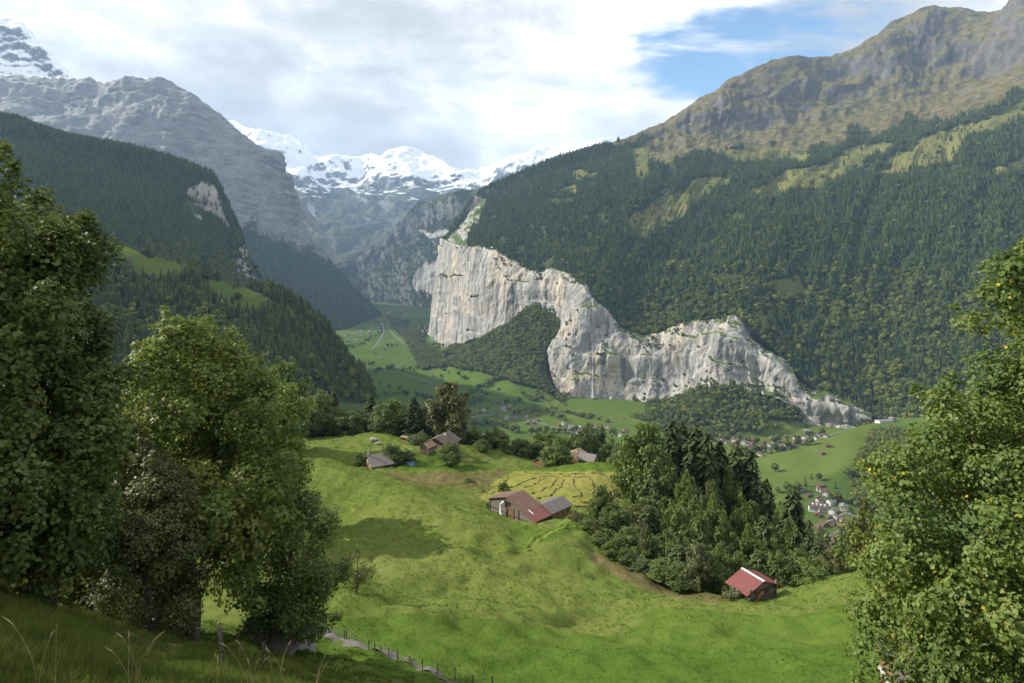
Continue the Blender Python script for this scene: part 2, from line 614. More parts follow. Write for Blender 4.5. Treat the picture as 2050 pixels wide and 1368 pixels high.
amp = 26 * ridged(q, 2) + 6 * (ridged((Pc + 0.2 * cw) * np.array([1 / 60, 1 / 60, 1 / 600]) + 5, 3, 0.55) - 0.4) + 4.2 * fbm((Pc + 0.5 * cw) * np.array([1 / 22, 1 / 22, 1 / 40]) + 9, 4) + 5 * (ridged((Pc + cw) / 75 + 2, 4, 0.6) - 0.4)
hl_ = (Pc[..., 2] + 25 * fbm(Pc / 140 + 2, 3)) / 85
fr_ = hl_ - np.floor(hl_)
amp = amp + 13 * (fr_ - sstep(0.82, 1.0, fr_)) * np.clip(0.3 + 2.0 * fbm(Pc / 200 + 6, 2), 0, 1)      # ledges
amp *= sstep(0.0, 1.0, cl.tv) * 0.9 + 0.1
cl.displace(amp - 8)
cl.build('cliff', M_CLIFF)

up = [  # columns: cliff lip, lower wood, middle wood, upper wood, tree line, shoulder, crest, far side
    [(884, 484, 3655), (888, 482, 3700), (890, 480, 3740), (893, 478, 3780), (896, 475, 3820), (899, 472, 3860), (902, 468, 3900), (930, 560, 4500)],
    [(930, 498, 3155), (935, 478, 3350), (940, 455, 3550), (946, 432, 3750), (952, 418, 3850), (957, 408, 3950), (962, 398, 4050), (1000, 520, 4700)],
    [(990, 502, 2835), (996, 474, 3050), (1000, 445, 3280), (1004, 415, 3550), (1007, 397, 3750), (1010, 383, 3950), (1012, 372, 4100), (1040, 520, 4800)],
    [(1060, 543, 2655), (1076, 490, 2850), (1090, 440, 3080), (1098, 400, 3350), (1104, 372, 3600), (1108, 350, 3850), (1112, 333, 4100), (1140, 500, 4900)],
    [(1125, 543, 2485), (1150, 480, 2700), (1180, 420, 2960), (1204, 375, 3250), (1220, 340, 3600), (1232, 315, 3950), (1240, 296, 4300), (1280, 480, 5200)],
    [(1190, 600, 2295), (1222, 510, 2520), (1262, 432, 2820), (1296, 375, 3150), (1318, 325, 3600), (1330, 290, 4150), (1342, 256, 4700), (1380, 460, 5600)],
    [(1232, 648, 2265), (1275, 540, 2480), (1325, 450, 2770), (1370, 375, 3150), (1395, 310, 3650), (1410, 270, 4150), (1425, 205, 4800), (1460, 430, 5800)],
    [(1300, 673, 2205), (1340, 560, 2430), (1390, 455, 2740), (1435, 372, 3150), (1455, 304, 3700), (1465, 262, 4200), (1490, 160, 4850), (1520, 420, 5900)],
    [(1400, 643, 2115), (1436, 545, 2330), (1482, 440, 2660), (1522, 362, 3100), (1545, 300, 3700), (1555, 255, 4150), (1570, 124, 4900), (1600, 400, 6000)],
    [(1478, 638, 2015), (1520, 535, 2250), (1580, 428, 2600), (1628, 345, 3050), (1655, 288, 3600), (1665, 235, 4150), (1695, 118, 5000), (1720, 400, 6100)],
    [(1580, 733, 1895), (1640, 590, 2120), (1700, 446, 2480), (1748, 340, 2980), (1775, 270, 3550), (1785, 200, 4200), (1800, 52, 5050), (1800, 380, 6200)],
    [(1650, 792, 1820), (1715, 610, 2050), (1770, 450, 2420), (1815, 325, 2950), (1850, 245, 3500), (1862, 175, 4200), (1872, 26, 5100), (1880, 380, 6300)],
    [(1745, 834, 1745), (1800, 625, 1980), (1850, 450, 2350), (1895, 310, 2900), (1930, 215, 3450), (1960, 140, 4100), (2000, 40, 4900), (2000, 380, 6300)],
    [(1900, 850, 1600), (1950, 640, 1850), (2010, 450, 2250), (2050, 300, 2750), (2080, 185, 3250), (2090, 110, 3700), (2085, -10, 4300), (2100, 380, 6000)],
    [(2250, 900, 1500), (2300, 640, 1750), (2360, 430, 2150), (2420, 260, 2600), (2460, 120, 3100), (2480, 40, 3500), (2500, -130, 4200), (2500, 300, 6000)],
    [(2700, 960, 1400), (2760, 660, 1700), (2820, 430, 2100), (2880, 250, 2550), (2930, 80, 3000), (2950, -10, 3400), (2980, -200, 4100), (2980, 300, 6000)],
]
rows_up = [[c[r] for c in up] for r in range(8)]
mf = Patch(rows_up, 480, 400)
Pm = mf.P.copy()
wt = sstep(3.4, 5.0, mf.tv)
lq = np.stack([mf.tu * 1.7 + 0.5 * fbm(Pm / 500, 2), mf.tv * 0.55 + 0.3 * fbm(Pm / 300 + 4, 2), mf.tv * 0], -1)
low = (26 * fbm(Pm / 420, 4) + 38 * (ridged(lq + 3.3, 3, 0.55) - 0.45)) * sstep(0.0, 1.2, mf.tv) + 9 * fbm(Pm / 90 + 3, 3)
# gullies run down the slope: stretch the noise along the fall line (v) and keep it tight across (u)
gq = np.stack([mf.tu * 3.1 + 0.35 * fbm(Pm / 300, 2), mf.tv * 0.75 + 0.2 * fbm(Pm / 260 + 4, 2), mf.tv * 0], -1)
warp = np.stack([fbm(Pm / 380 + 1, 2), fbm(Pm / 380 + 6, 2), 0 * mf.tu], -1) * 130
gul = 20 * (ridged(gq, 4, 0.5) - 0.45) + 70 * fbm(Pm / 620 + 2, 3) + 95 * (ridged((Pm + 0.6 * warp) / 480 + 7, 5, 0.52) - 0.45) + 11 * (ridged((Pm + warp) / 95 + 1, 3) - 0.45)
wfar = 1 - sstep(6.05, 6.6, mf.tv)
leftfade = sstep(3.5, 5.5, mf.tu)
mf.displace(low * (1 - wt) + wt * wfar * leftfade * gul * (1 - 0.5 * sstep(5.3, 5.9, mf.tv)) + 5 * fbm(Pm / 45, 4) * wt * wfar)
tvc = 0.5 * (mf.tv[1:, :-1] + mf.tv[:-1, 1:])
tuc = 0.5 * (mf.tu[1:, :-1] + mf.tu[:-1, 1:])
mpx, mpy = proj(0.5 * (mf.P[1:, :-1] + mf.P[:-1, 1:]))
nz_f = fbm(np.stack([mpx / 60, mpy / 60, mpx * 0], -1), 3)
CLEAR_R = [[(1508, 378), (1560, 350), (1640, 332), (1705, 316), (1712, 336), (1650, 362), (1570, 378)],
           [(1785, 305), (1880, 270), (1960, 245), (2060, 205), (2060, 232), (1960, 268), (1880, 312), (1830, 318)],
           [(1345, 388), (1400, 360), (1450, 350), (1455, 366), (1395, 392)],
           [(1262, 432), (1310, 402), (1370, 395), (1372, 428), (1320, 446), (1285, 462)],
           [(1990, 328), (2060, 312), (2060, 330), (2000, 338)],
           [(1752, 338), (1795, 320), (1830, 322), (1815, 345)],
           [(1440, 300), (1540, 296), (1620, 306), (1600, 318), (1480, 316)]]
CLEAR_R += [[(1262, 300), (1290, 300), (1300, 345), (1275, 348)], [(1150, 345), (1185, 338), (1190, 352), (1155, 358)], [(1690, 300), (1760, 285), (1790, 290), (1720, 312)], [(1100, 372), (1150, 366), (1146, 382)],
            [(1330, 520), (1370, 512), (1365, 535)], [(1560, 565), (1600, 555), (1612, 580), (1570, 590)], [(1150, 500), (1172, 480), (1176, 500)]]
CLEAR_R = [[(c_[0] + 1.2 * (x_ - c_[0]), c_[1] + 1.35 * (y_ - c_[1]) + 5) for x_, y_ in pl_] for pl_, c_ in ((p_, np.mean(np.array(p_, float), 0)) for p_ in CLEAR_R)]
clear = np.zeros(mpx.shape, bool)
for pl in CLEAR_R:
    clear |= inpoly(mpx + 13 * nz_f, mpy + 8 * nz_f, pl)
fm = np.zeros(mpx.shape, int)
fm[(tvc + 0.5 * nz_f - 1.5 * np.clip(5.3 - tuc + 0.6 * nz_f, 0, 9) > 3.6)] = 1
fm[clear] = 2
ROCK_UP = [(955, 396), (974, 400), (962, 440), (935, 500), (884, 492), (915, 462), (940, 425)]
fm[inpoly(mpx + 8 * nz_f, mpy + 8 * nz_f, ROCK_UP)] = 3
mf.build('mountain_slope', [M_FORESTFLOOR, M_ALPINE, M_PASTURE2, M_CLIFF], face_mat=fm.ravel())

# --- talus and wooded fans under the cliff -----------------------------------------
tb = [(862, 652, 3640), (915, 704, 3130), (960, 694, 2840), (1000, 668, 2740), (1050, 628, 2650), (1085, 596, 2600), (1128, 634, 2450), (1092, 716, 2320),
      (1108, 776, 2240), (1180, 812, 2200), (1290, 812, 2160), (1370, 778, 2080), (1430, 752, 2010), (1500, 766, 1960), (1580, 800, 1890), (1620, 852, 1850), (1700, 858, 1800), (1760, 846, 1760)]
tt = [(770, 632, 5500), (790, 660, 4350), (815, 690, 3600), (830, 720, 3050), (850, 745, 2700), (900, 770, 2420), (960, 790, 2240), (1030, 806, 2120),
      (1090, 822, 2010), (1180, 842, 1880), (1280, 862, 1780), (1350, 874, 1715), (1430, 880, 1690), (1520, 876, 1700), (1590, 868, 1735), (1640, 868, 1730), (1710, 862, 1720), (1770, 856, 1700)]
tm = []
for k, (b, t) in enumerate(zip(tb, tt)):
    A, B = W(*b), W(*t)
    M = 0.45 * A + 0.55 * B
    M[2] -= 0.10 * abs(A[2] - B[2])
    if 11 <= k <= 14:
        M[2] += 6
    px_, py_ = proj(M)
    tm.append((float(px_), float(py_), float(M[1])))
tl = Patch([[(b[0], b[1] - 10, b[2] + 60) for b in tb], tb, tm, tt, [(t[0], t[1] + 10, t[2]) for t in tt]], 300, 110)
tl.displace((10 * fbm(tl.P / 130, 4) + 24 * (ridged(tl.P / 330 + 4, 3) - 0.45)) * sstep(0.3, 1.4, tl.tv) * (1 - sstep(2.6, 3.0, tl.tv)))
tpx, tpy = proj(0.5 * (tl.P[1:, :-1] + tl.P[:-1, 1:]))
TALUS_MEADOW = [[(700, 800), (790, 755), (900, 735), (960, 745), (1000, 760), (1110, 790), (1130, 830), (1060, 850), (900, 820)],
                [(840, 690), (895, 640), (922, 650), (915, 690), (880, 705)],
                [(1440, 905), (1470, 868), (1540, 842), (1640, 846), (1720, 852), (1720, 900)],
                [(1140, 850), (1220, 832), (1300, 850), (1290, 880), (1180, 880)]]
tmead = np.zeros(tpx.shape, bool)
for pl in TALUS_MEADOW:
    tmead |= inpoly(tpx, tpy, pl)
tl.build('talus_slope', [M_FORESTFLOOR, M_PASTURE], face_mat=tmead.astype(int).ravel())

# --- valley floor ---------------------------------------------------------------------
FLOOR = -500.0
gx, gy = np.meshgrid(np.linspace(-4200, 4200, 220), np.linspace(250, 8600, 260))
gz = FLOOR + 3.0 * fbm(np.stack([gx / 260, gy / 260, gx * 0], -1), 3)
gz += 130 * sstep(0.0, 1.0, (-gx * 0 + 900 - gy) / 650)        # rises to the near hillside
vf = Patch.__new__(Patch)
vf.P = np.stack([gx, gy, gz], -1)
vf.tv = gy * 0
vf.tu = gx * 0
vf.build('valley_floor', M_PASTURE)

# --- green hill on the right above the village -----------------------------------------
hb = [(1400, 935, 1445), (1480, 962, 1358), (1545, 1010, 1224), (1640, 1045, 1143), (1750, 1085, 1062), (1900, 1110, 1017), (2150, 1140, 968), (2500, 1200, 882)]
hm = [(1440, 925, 1490), (1500, 935, 1430), (1580, 940, 1380), (1680, 930, 1370), (1780, 935, 1340), (1910, 930, 1290), (2150, 920, 1200), (2500, 900, 1100)]
hc = [(1470, 918, 1515), (1530, 907, 1530), (1600, 887, 1555), (1680, 864, 1590), (1745, 850, 1640), (1830, 830, 1690), (1950, 800, 1650), (2500, 760, 1560)]
hk = [(1480, 925, 1620), (1540, 915, 1650), (1610, 905, 1680), (1690, 890, 1720), (1755, 868, 1760), (1840, 835, 1790), (1960, 790, 1760), (2500, 740, 1700)]
hl = Patch([[(p[0], p[1] + 12, p[2]) for p in hb], hb, hm, hc, hk], 160, 90)
hl.displace(5 * fbm(hl.P / 110, 3) * sstep(0.8, 1.6, hl.tv))
hpx, hpy = proj(0.5 * (hl.P[1:, :-1] + hl.P[:-1, 1:]))
hw = inpoly(hpx, hpy, [(1745, 868), (1790, 862), (1850, 880), (1880, 960), (1850, 1060), (1700, 1010), (1715, 930)]).astype(int)
hl.build('meadow_hill', [M_PASTURE, M_FORESTFLOOR], face_mat=hw.ravel())

# --- left: near wooded spur with its meadow shelf ------------------------------------
l0 = [
    [(-700, 1150, 420), (-700, 800, 700), (-700, 560, 900), (-700, 490, 1000), (-700, 400, 1200)],
    [(-300, 1050, 420), (-300, 700, 720), (-300, 500, 920), (-300, 440, 1020), (-300, 380, 1200)],
    [(60, 930, 440), (80, 640, 760), (60, 474, 960), (55, 428, 1050), (60, 430, 1200)],
    [(240, 880, 500), (240, 680, 790), (235, 545, 990), (225, 490, 1070), (230, 500, 1200)],
    [(400, 850, 600), (390, 700, 850), (380, 588, 1030), (370, 538, 1100), (380, 550, 1240)],
    [(520, 830, 700), (510, 712, 900), (490, 622, 1060), (470, 573, 1130), (480, 590, 1270)],
    [(610, 815, 820), (600, 720, 960), (575, 640, 1090), (560, 590, 1150), (590, 640, 1320)],
    [(670, 812, 930), (655, 740, 1020), (640, 678, 1110), (625, 634, 1150), (670, 700, 1350)],
    [(712, 814, 1020), (700, 770, 1070), (690, 730, 1110), (685, 705, 1140), (730, 760, 1350)],
    [(738, 818, 1080), (733, 808, 1100), (728, 795, 1120), (724, 782, 1140), (760, 800, 1330)],
]
L0 = Patch([[c[r] for c in l0] for r in range(5)], 220, 150)
P0 = L0.P.copy()
L0.displace(10 * fbm(P0 / 120, 4) + 14 * (ridged(P0 * np.array([1 / 60, 1 / 60, 1 / 200]), 4) - 0.4) * sstep(5.5, 7.5, L0.tu))
px0, py0 = proj(0.5 * (L0.P[1:, :-1] + L0.P[:-1, 1:]))
MEADOW_L0 = [[(36, 422), (130, 432), (190, 462), (240, 480), (300, 520), (318, 508), (372, 536), (372, 556), (300, 566), (215, 520), (110, 476), (36, 470)],
             [(400, 566), (440, 560), (480, 572), (545, 602), (560, 612), (500, 632), (430, 600)]]
m0 = np.zeros(px0.shape, bool)
for pl in MEADOW_L0:
    m0 |= inpoly(px0, py0, pl)
L0.build('wooded_spur', [M_FORESTFLOOR, M_PASTURE], face_mat=m0.astype(int).ravel())

# --- left: higher wooded shoulder behind it --------------------------------------------
l1 = [
    [(-900, 560, 1150), (-900, 420, 1500), (-900, 260, 1900), (-900, 60, 2200), (-900, 160, 2900)],
    [(-350, 470, 1180), (-350, 360, 1550), (-350, 250, 1950), (-350, 130, 2250), (-350, 260, 3000)],
    [(0, 440, 1230), (0, 370, 1600), (0, 300, 2000), (0, 238, 2250), (0, 380, 3000)],
    [(150, 480, 1300), (145, 400, 1680), (138, 335, 2050), (132, 280, 2280), (140, 420, 3000)],
    [(280, 540, 1380), (270, 440, 1760), (255, 362, 2100), (245, 300, 2300), (260, 440, 3000)],
    [(380, 575, 1480), (365, 480, 1830), (345, 385, 2150), (325, 320, 2330), (345, 460, 3000)],
    [(460, 600, 1580), (440, 520, 1880), (410, 425, 2150), (392, 340, 2350), (420, 470, 3000)],
    [(505, 612, 1660), (480, 545, 1900), (448, 455, 2120), (425, 366, 2340), (460, 500, 2900)],
    [(528, 615, 1720), (508, 565, 1880), (478, 495, 2060), (452, 415, 2280), (500, 540, 2800)],
    [(545, 625, 1760), (524, 585, 1840), (505, 545, 1960), (482, 490, 2150), (540, 580, 2700)],
]
L1 = Patch([[c[r] for c in l1] for r in range(5)], 240, 160)
P1 = L1.P.copy()
L1.displace(16 * fbm(P1 / 220, 4) + 24 * (ridged(P1 * np.array([1 / 90, 1 / 90, 1 / 260]), 4) - 0.4) * sstep(5.6, 7.6, L1.tu))
px1, py1 = proj(0.5 * (L1.P[1:, :-1] + L1.P[:-1, 1:]))
nz1 = fbm(np.stack([px1 / 35, py1 / 35, px1 * 0], -1), 4)
ROCK_L1 = [[(362, 405), (385, 375), (400, 352), (425, 362), (440, 395), (455, 445), (452, 455), (430, 432), (395, 440), (370, 425)],
           [(476, 490), (488, 488), (505, 530), (522, 575), (480, 572), (474, 540)]]
r1 = np.zeros(px1.shape, bool)
for pl in ROCK_L1:
    r1 |= inpoly(px1 + 10 * nz1, py1 + 14 * nz1, pl)
M_PALECRAG = rock_veg_mat('pale_crag', [(0.12, 0.115, 0.11), (0.22, 0.21, 0.195), (0.32, 0.305, 0.28), (0.42, 0.40, 0.36)],  # pale bare rock in its own colour, plants on the flatter ledges
                           [(0.02, 0.032, 0.010), (0.035, 0.05, 0.016), (0.06, 0.07, 0.022)], (1.0, 1.0, 0.3), (0.6, 0.8), 0.015, 4.0, 0.8)
L1.build('wooded_shoulder', [M_FORESTFLOOR, M_PALECRAG], face_mat=r1.astype(int).ravel())

# --- left: the great grey wall -----------------------------------------------------------
w2 = [  # toe, lower wood, wood top, wall foot, wall, upper bench, crest, far side
    [(-900, 900, 3400), (-900, 650, 3900), (-900, 450, 4400), (-900, 300, 4700), (-900, 180, 4900), (-900, 60, 5200), (-900, -100, 5600), (-900, 200, 6800)],
    [(-300, 850, 3500), (-300, 620, 4000), (-300, 430, 4500), (-300, 340, 4700), (-300, 250, 4900), (-300, 180, 5200), (-300, 60, 5700), (-300, 250, 6800)],
    [(0, 790, 3600), (0, 600, 4100), (0, 420, 4500), (0, 350, 4700), (0, 268, 4850), (0, 215, 5200), (0, 160, 5700), (0, 300, 6800)],
    [(150, 760, 3700), (150, 590, 4150), (150, 430, 4550), (150, 360, 4720), (150, 280, 4850), (152, 225, 5200), (155, 168, 5600), (160, 300, 6700)],
    [(300, 730, 3800), (290, 590, 4200), (280, 450, 4600), (275, 375, 4740), (272, 270, 4850), (270, 205, 5100), (268, 172, 5450), (275, 300, 6600)],
    [(420, 705, 3900), (400, 590, 4250), (375, 470, 4620), (365, 395, 4750), (352, 290, 4850), (345, 215, 5050), (330, 170, 5350), (345, 300, 6500)],
    [(530, 690, 4000), (510, 600, 4300), (475, 500, 4650), (460, 425, 4770), (445, 320, 4870), (437, 268, 5000), (430, 226, 5250), (450, 330, 6400)],
    [(620, 678, 4100), (590, 605, 4400), (548, 520, 4720), (530, 450, 4820), (515, 370, 4900), (508, 322, 5000), (502, 285, 5200), (520, 360, 6300)],
    [(680, 664, 4250), (645, 605, 4550), (600, 540, 4850), (580, 475, 4920), (562, 400, 4980), (553, 356, 5060), (547, 312, 5200), (580, 400, 6200)],
    [(728, 646, 4750), (695, 600, 4950), (645, 548, 5100), (612, 492, 5120), (592, 446, 5140), (580, 405, 5180), (570, 362, 5260), (620, 430, 6100)],
    [(768, 632, 5400), (742, 612, 5420), (700, 568, 5450), (655, 522, 5450), (622, 490, 5430), (608, 470, 5400), (600, 440, 5380), (680, 500, 6000)],
]
w2p = Patch([[c[r] for c in w2] for r in range(8)], 420, 340)
P2 = w2p.P.copy()
wl = sstep(2.5, 3.2, w2p.tv) * (1 - sstep(6.1, 6.6, w2p.tv))
def ledges(P, T, tilt, wob, off=0.0):
    h_ = (P[..., 2] + tilt * P[..., 0] + wob * fbm(P / (T * 4) + off, 3)) / T
    f_ = h_ - np.floor(h_)
    return f_ - sstep(0.72, 1.0, f_)


w2p.displace(20 * fbm(P2 / 300, 4) * (1 - wl) + wl * (75 * (ridged(P2 * np.array([1 / 420, 1 / 420, 1 / 1100]), 4, 0.5) - 0.45)
             + 58 * ledges(P2, 150.0, 0.16, 90.0) * np.clip(0.5 + 1.5 * fbm(P2 / 600 + 2, 2), 0.1, 1.2) + 20 * ledges(P2, 48.0, 0.16, 50.0, 4.0) * np.clip(0.4 + 1.8 * fbm(P2 / 260 + 8, 2), 0, 1.2)
             + 10 * (ridged((P2 + 60 * fbm(P2 / 200, 2)[..., None]) * np.array([1 / 90, 1 / 90, 1 / 200]), 4, 0.6) - 0.4)))
tv2 = 0.5 * (w2p.tv[1:, :-1] + w2p.tv[:-1, 1:])
c2 = 0.5 * (w2p.P[1:, :-1] + w2p.P[:-1, 1:])
n2_ = fbm(c2 / 260, 4)
w2p.build('rock_wall_mountain', [M_FORESTFLOOR, M_WALL], face_mat=((tv2 + 0.5 * n2_) > 2.75).astype(int).ravel())

# --- far left: snowy summit ------------------------------------------------------------------
w3 = [
    [(-700, 420, 5800), (-700, 200, 6300), (-700, 0, 6800), (-700, -260, 7400), (-700, 100, 9000)],
    [(-300, 400, 5900), (-300, 210, 6400), (-300, 40, 6900), (-300, -130, 7500), (-300, 100, 9000)],
    [(-100, 380, 5900), (-100, 230, 6400), (-100, 100, 6900), (-100, -25, 7500), (-100, 140, 9000)],
    [(0, 360, 5900), (0, 230, 6400), (0, 125, 6900), (0, 36, 7450), (0, 180, 9000)],
    [(45, 350, 5900), (45, 225, 6400), (42, 130, 6900), (40, 46, 7400), (45, 200, 8800)],
    [(95, 340, 5900), (92, 230, 6400), (88, 160, 6900), (82, 92, 7300), (90, 230, 8600)],
    [(135, 330, 5900), (133, 235, 6350), (132, 185, 6800), (128, 138, 7200), (130, 250, 8400)],
    [(165, 330, 5900), (162, 240, 6300), (158, 205, 6700), (153, 168, 7000), (165, 270, 8200)],
    [(200, 340, 5900), (198, 270, 6200), (195, 240, 6500), (188, 205, 6800), (200, 300, 8000)],
]
p3 = Patch([[c[r] for c in w3] for r in range(5)], 150, 150)
P3 = p3.P.copy()
p3.displace((60 * (ridged(P3 / 460, 5, 0.5) - 0.45) + 12 * fbm(P3 / 90, 4)) * (1 - sstep(3.05, 3.4, p3.tv)))
M_SUMMIT = rock_veg_mat('summit_snow_rock', [(0.06, 0.065, 0.075), (0.11, 0.115, 0.125), (0.17, 0.17, 0.175), (0.25, 0.25, 0.25)],
                        [(0.07, 0.07, 0.07), (0.08, 0.08, 0.08), (0.1, 0.1, 0.1)], (1.0, 1.0, 0.7), (1.2, 1.4), 0.003, 15.0, 0.35,
                        snow=(1300.0, 2000.0, 0.004, 300.0, 0.85, 1.24))
p3.build('snow_summit', M_SUMMIT)

# --- head of the valley: snow peaks --------------------------------------------------------------
crest = [(300, 200), (420, 240), (480, 258), (530, 272), (580, 280), (606, 296), (640, 322), (680, 318), (718, 324), (741, 312), (760, 319), (800, 305), (842, 307),
         (880, 330), (920, 350), (950, 352), (978, 345), (1010, 325), (1052, 312), (1090, 299), (1130, 304), (1170, 300), (1210, 286), (1240, 292), (1290, 300), (1400, 330)]
rowsB = [[], [], [], [], [], []]
for k, (x, y) in enumerate(crest):
    dd = 13000 + 500 * math.sin(k * 1.7)
    xc = 760 + (x - 760) * 0.55
    rowsB[0].append((xc - 30, 640, 7000))
    rowsB[1].append((760 + (x - 760) * 0.68 - 10, 520 - 0.02 * abs(x - 760), 8600))
    rowsB[2].append((760 + (x - 760) * 0.8, 440 - 0.05 * abs(x - 780), 9900))
    rowsB[3].append((760 + (x - 760) * 0.92, min(392, y + 75), 11200))
    rowsB[4].append((x, y, dd))
    rowsB[5].append((x, y + 150, dd + 2500))
pb = Patch(rowsB, 420, 220)
PB = pb.P.copy()
hbk = sstep(0.3, 1.6, pb.tv) * (1 - sstep(4.02, 4.25, pb.tv))
pb.displace((240 * (ridged(PB / 1150, 5, 0.52) - 0.45) + 40 * (ridged(PB / 300 + 3, 4, 0.5) - 0.4)) * hbk * (1 - 0.45 * sstep(3.6, 4.0, pb.tv)))
pb.build('snow_range', M_SNOWPEAK)

# --- spur that closes the valley on the right -------------------------------------------------
sp = [  # crest, upper, middle, cliff foot, toe
    [(560, 560, 8300), (585, 580, 8000), (620, 600, 7800), (660, 625, 7500), (700, 650, 7300)],
    [(690, 532, 7700), (705, 550, 7500), (720, 570, 7350), (735, 592, 7200), (745, 618, 7100)],
    [(755, 494, 7300), (765, 520, 7150), (772, 550, 7000), (778, 580, 6900), (784, 618, 6800)],
    [(805, 448, 7000), (812, 485, 6850), (815, 525, 6700), (818, 575, 6600), (822, 618, 6500)],
    [(845, 412, 6800), (848, 460, 6600), (850, 515, 6450), (850, 585, 6350), (855, 622, 6200)],
    [(900, 394, 6500), (900, 445, 6300), (900, 510, 6150), (900, 590, 6050), (905, 630, 5800)],
    [(965, 384, 6300), (960, 440, 6100), (955, 510, 5950), (955, 590, 5850), (960, 640, 5600)],
    [(1150, 350, 6000), (1150, 430, 5800), (1150, 510, 5650), (1150, 590, 5550), (1150, 660, 5300)],
]
rows_sp = [[c[r] for c in sp] for r in range(5)]
rows_sp.insert(0, [(p[0] + 15, p[1] + 130, p[2] + 1400) for p in rows_sp[0]])
ps = Patch(rows_sp, 240, 170)
PS = ps.P.copy()
ps.displace((60 * (ridged(PS * np.array([1 / 420, 1 / 420, 1 / 700]), 5, 0.55) - 0.45) + 10 * fbm(PS / 80, 4)) * sstep(0.6, 1.2, ps.tv))
cs = 0.5 * (ps.P[1:, :-1] + ps.P[:-1, 1:])
spx, spy = proj(cs)
ns = fbm(cs / 300, 4)
SPUR_CLIFF = [[(824, 545), (848, 532), (880, 528), (960, 528), (960, 592), (870, 590), (838, 588), (822, 572)], [(842, 468), (880, 462), (960, 458), (960, 470), (870, 478)]]
sr = np.zeros(spx.shape, bool)
for pl in SPUR_CLIFF:
    sr |= inpoly(spx + 14 * ns, spy + 14 * ns, pl)
ps.build('valley_spur', [M_FARWOOD, M_PALECRAG], face_mat=sr.astype(int).ravel())


# ------------------------------------------------------------------ near hillside (one height field)
cps = [(0, 1214, 22), (0, 1385, 9), (300, 1385, 12), (600, 1368, 26), (800, 1368, 41), (640, 1300, 55), (450, 1320, 38), (260, 1284, 32), (130, 1230, 27),
       (500, 1302, 46), (600, 920, 152), (590, 882, 235), (660, 1190, 78), (600, 1050, 118), (400, 1010, 122), (400, 1150, 75), (200, 900, 150), (200, 1080, 80), (0, 850, 170), (0, 1000, 80),
       (-300, 830, 150), (-300, 1000, 70), (-300, 1120, 25), (0, 1200, 36), (100, 1212, 40), (0, 1160, 48), (250, 1250, 45), 
       (1000, 1368, 52), (700, 1280, 60), (850, 1338, 52), (1000, 1300, 64), (1200, 1368, 51), (1500, 1368, 51), (1700, 1380, 46), (1000, 1250, 76), (850, 1200, 85), (750, 1120, 100),
       (1300, 1250, 76), (1600, 1250, 72), (1770, 1150, 84), (1740, 1250, 68), (1650, 1175, 86), (2050, 1250, 56), (2050, 1120, 78), (2300, 1200, 56), (2050, 1450, 34), (1880, 1420, 40), (2400, 1500, 30),
       (1530, 1212, 87), (1440, 1196, 89), (1320, 1186, 94), (1240, 1130, 103), (1180, 1092, 111), (1150, 1062, 119), (1070, 1056, 124), (1100, 1045, 128), (1150, 1030, 133), (985, 1022, 133),
       (960, 1090, 108), (1050, 1100, 108), (1050, 1085, 112), (1000, 1060, 117), (900, 1010, 130), (880, 985, 141), (950, 1000, 139), (760, 952, 150), (650, 925, 156), (820, 965, 147),
       (800, 962, 184), (900, 975, 178), (970, 972, 175), (760, 940, 192), (800, 944, 190), (900, 950, 186), (1000, 942, 190), (985, 975, 172),
       (1020, 990, 152), (1250, 1005, 148), (1250, 940, 206), (1030, 946, 200), (1150, 970, 172), (1280, 965, 178), (1160, 937, 218), (1230, 930, 222), (1080, 935, 215),
       (760, 930, 203), (880, 908, 218), (900, 936, 205), (700, 886, 238), (620, 881, 238), (750, 872, 248), (830, 880, 242), (900, 884, 245), (1010, 936, 206), (960, 925, 222)]
xyz = [W(*c) for c in cps]
xyz += [np.array(p, float) for p in [
    (0, 0, -1.7), (-6, -2, 0.5), (8, -2, -2.2), (0, -15, 7), (-40, -10, 11), (40, -10, -4), (-30, 10, 1), (20, 15, -11.5), (40, 20, -21), (-60, 40, -8), (-100, 90, -18), (-150, 150, -32),
    (-200, 60, -2), (60, 30, -30), (90, 60, -38), (-100, 330, -95), (0, 330, -112), (100, 330, -170), (200, 330, -210), (-200, 330, -70), (-50, 280, -84), (20, 262, -92), (-90, 262, -78),
    (36, 122, -66), (45, 140, -74), (40, 165, -76), (60, 190, -96), (70, 150, -92), (80, 120, -80), (55, 110, -66), (64, 100, -58), (100, 110, -70), (120, 200, -140), (90, 260, -160),
    (50, 235, -88), (60, 260, -110), (200, 200, -150), (200, 100, -70), (200, 0, -20), (140, 60, -40), (140, 110, -70)]]
CP = np.array(xyz)


KNOLLS = [(-19, 124, 1.5, 7), (-33, 104, -1.4, 9), (-6, 96, 1.0, 12), (20, 99, -0.9, 8), (-44, 136, 1.6, 12), (-52, 104, 1.4, 7), (-26, 90, 1.0, 6)]


def tps(r2):
    return np.where(r2 > 0, 0.5 * r2 * np.log(np.maximum(r2, 1e-12)), 0)


_n = len(CP)
_x = CP[:, :2] / 100
_K = tps(((_x[:, None] - _x[None]) ** 2).sum(-1)) + 0.0004 * np.eye(_n)
_Pm = np.concatenate([np.ones((_n, 1)), _x], 1)
_A = np.block([[_K, _Pm], [_Pm.T, np.zeros((3, 3))]])
_c = np.linalg.solve(_A, np.concatenate([CP[:, 2], np.zeros(3)]))


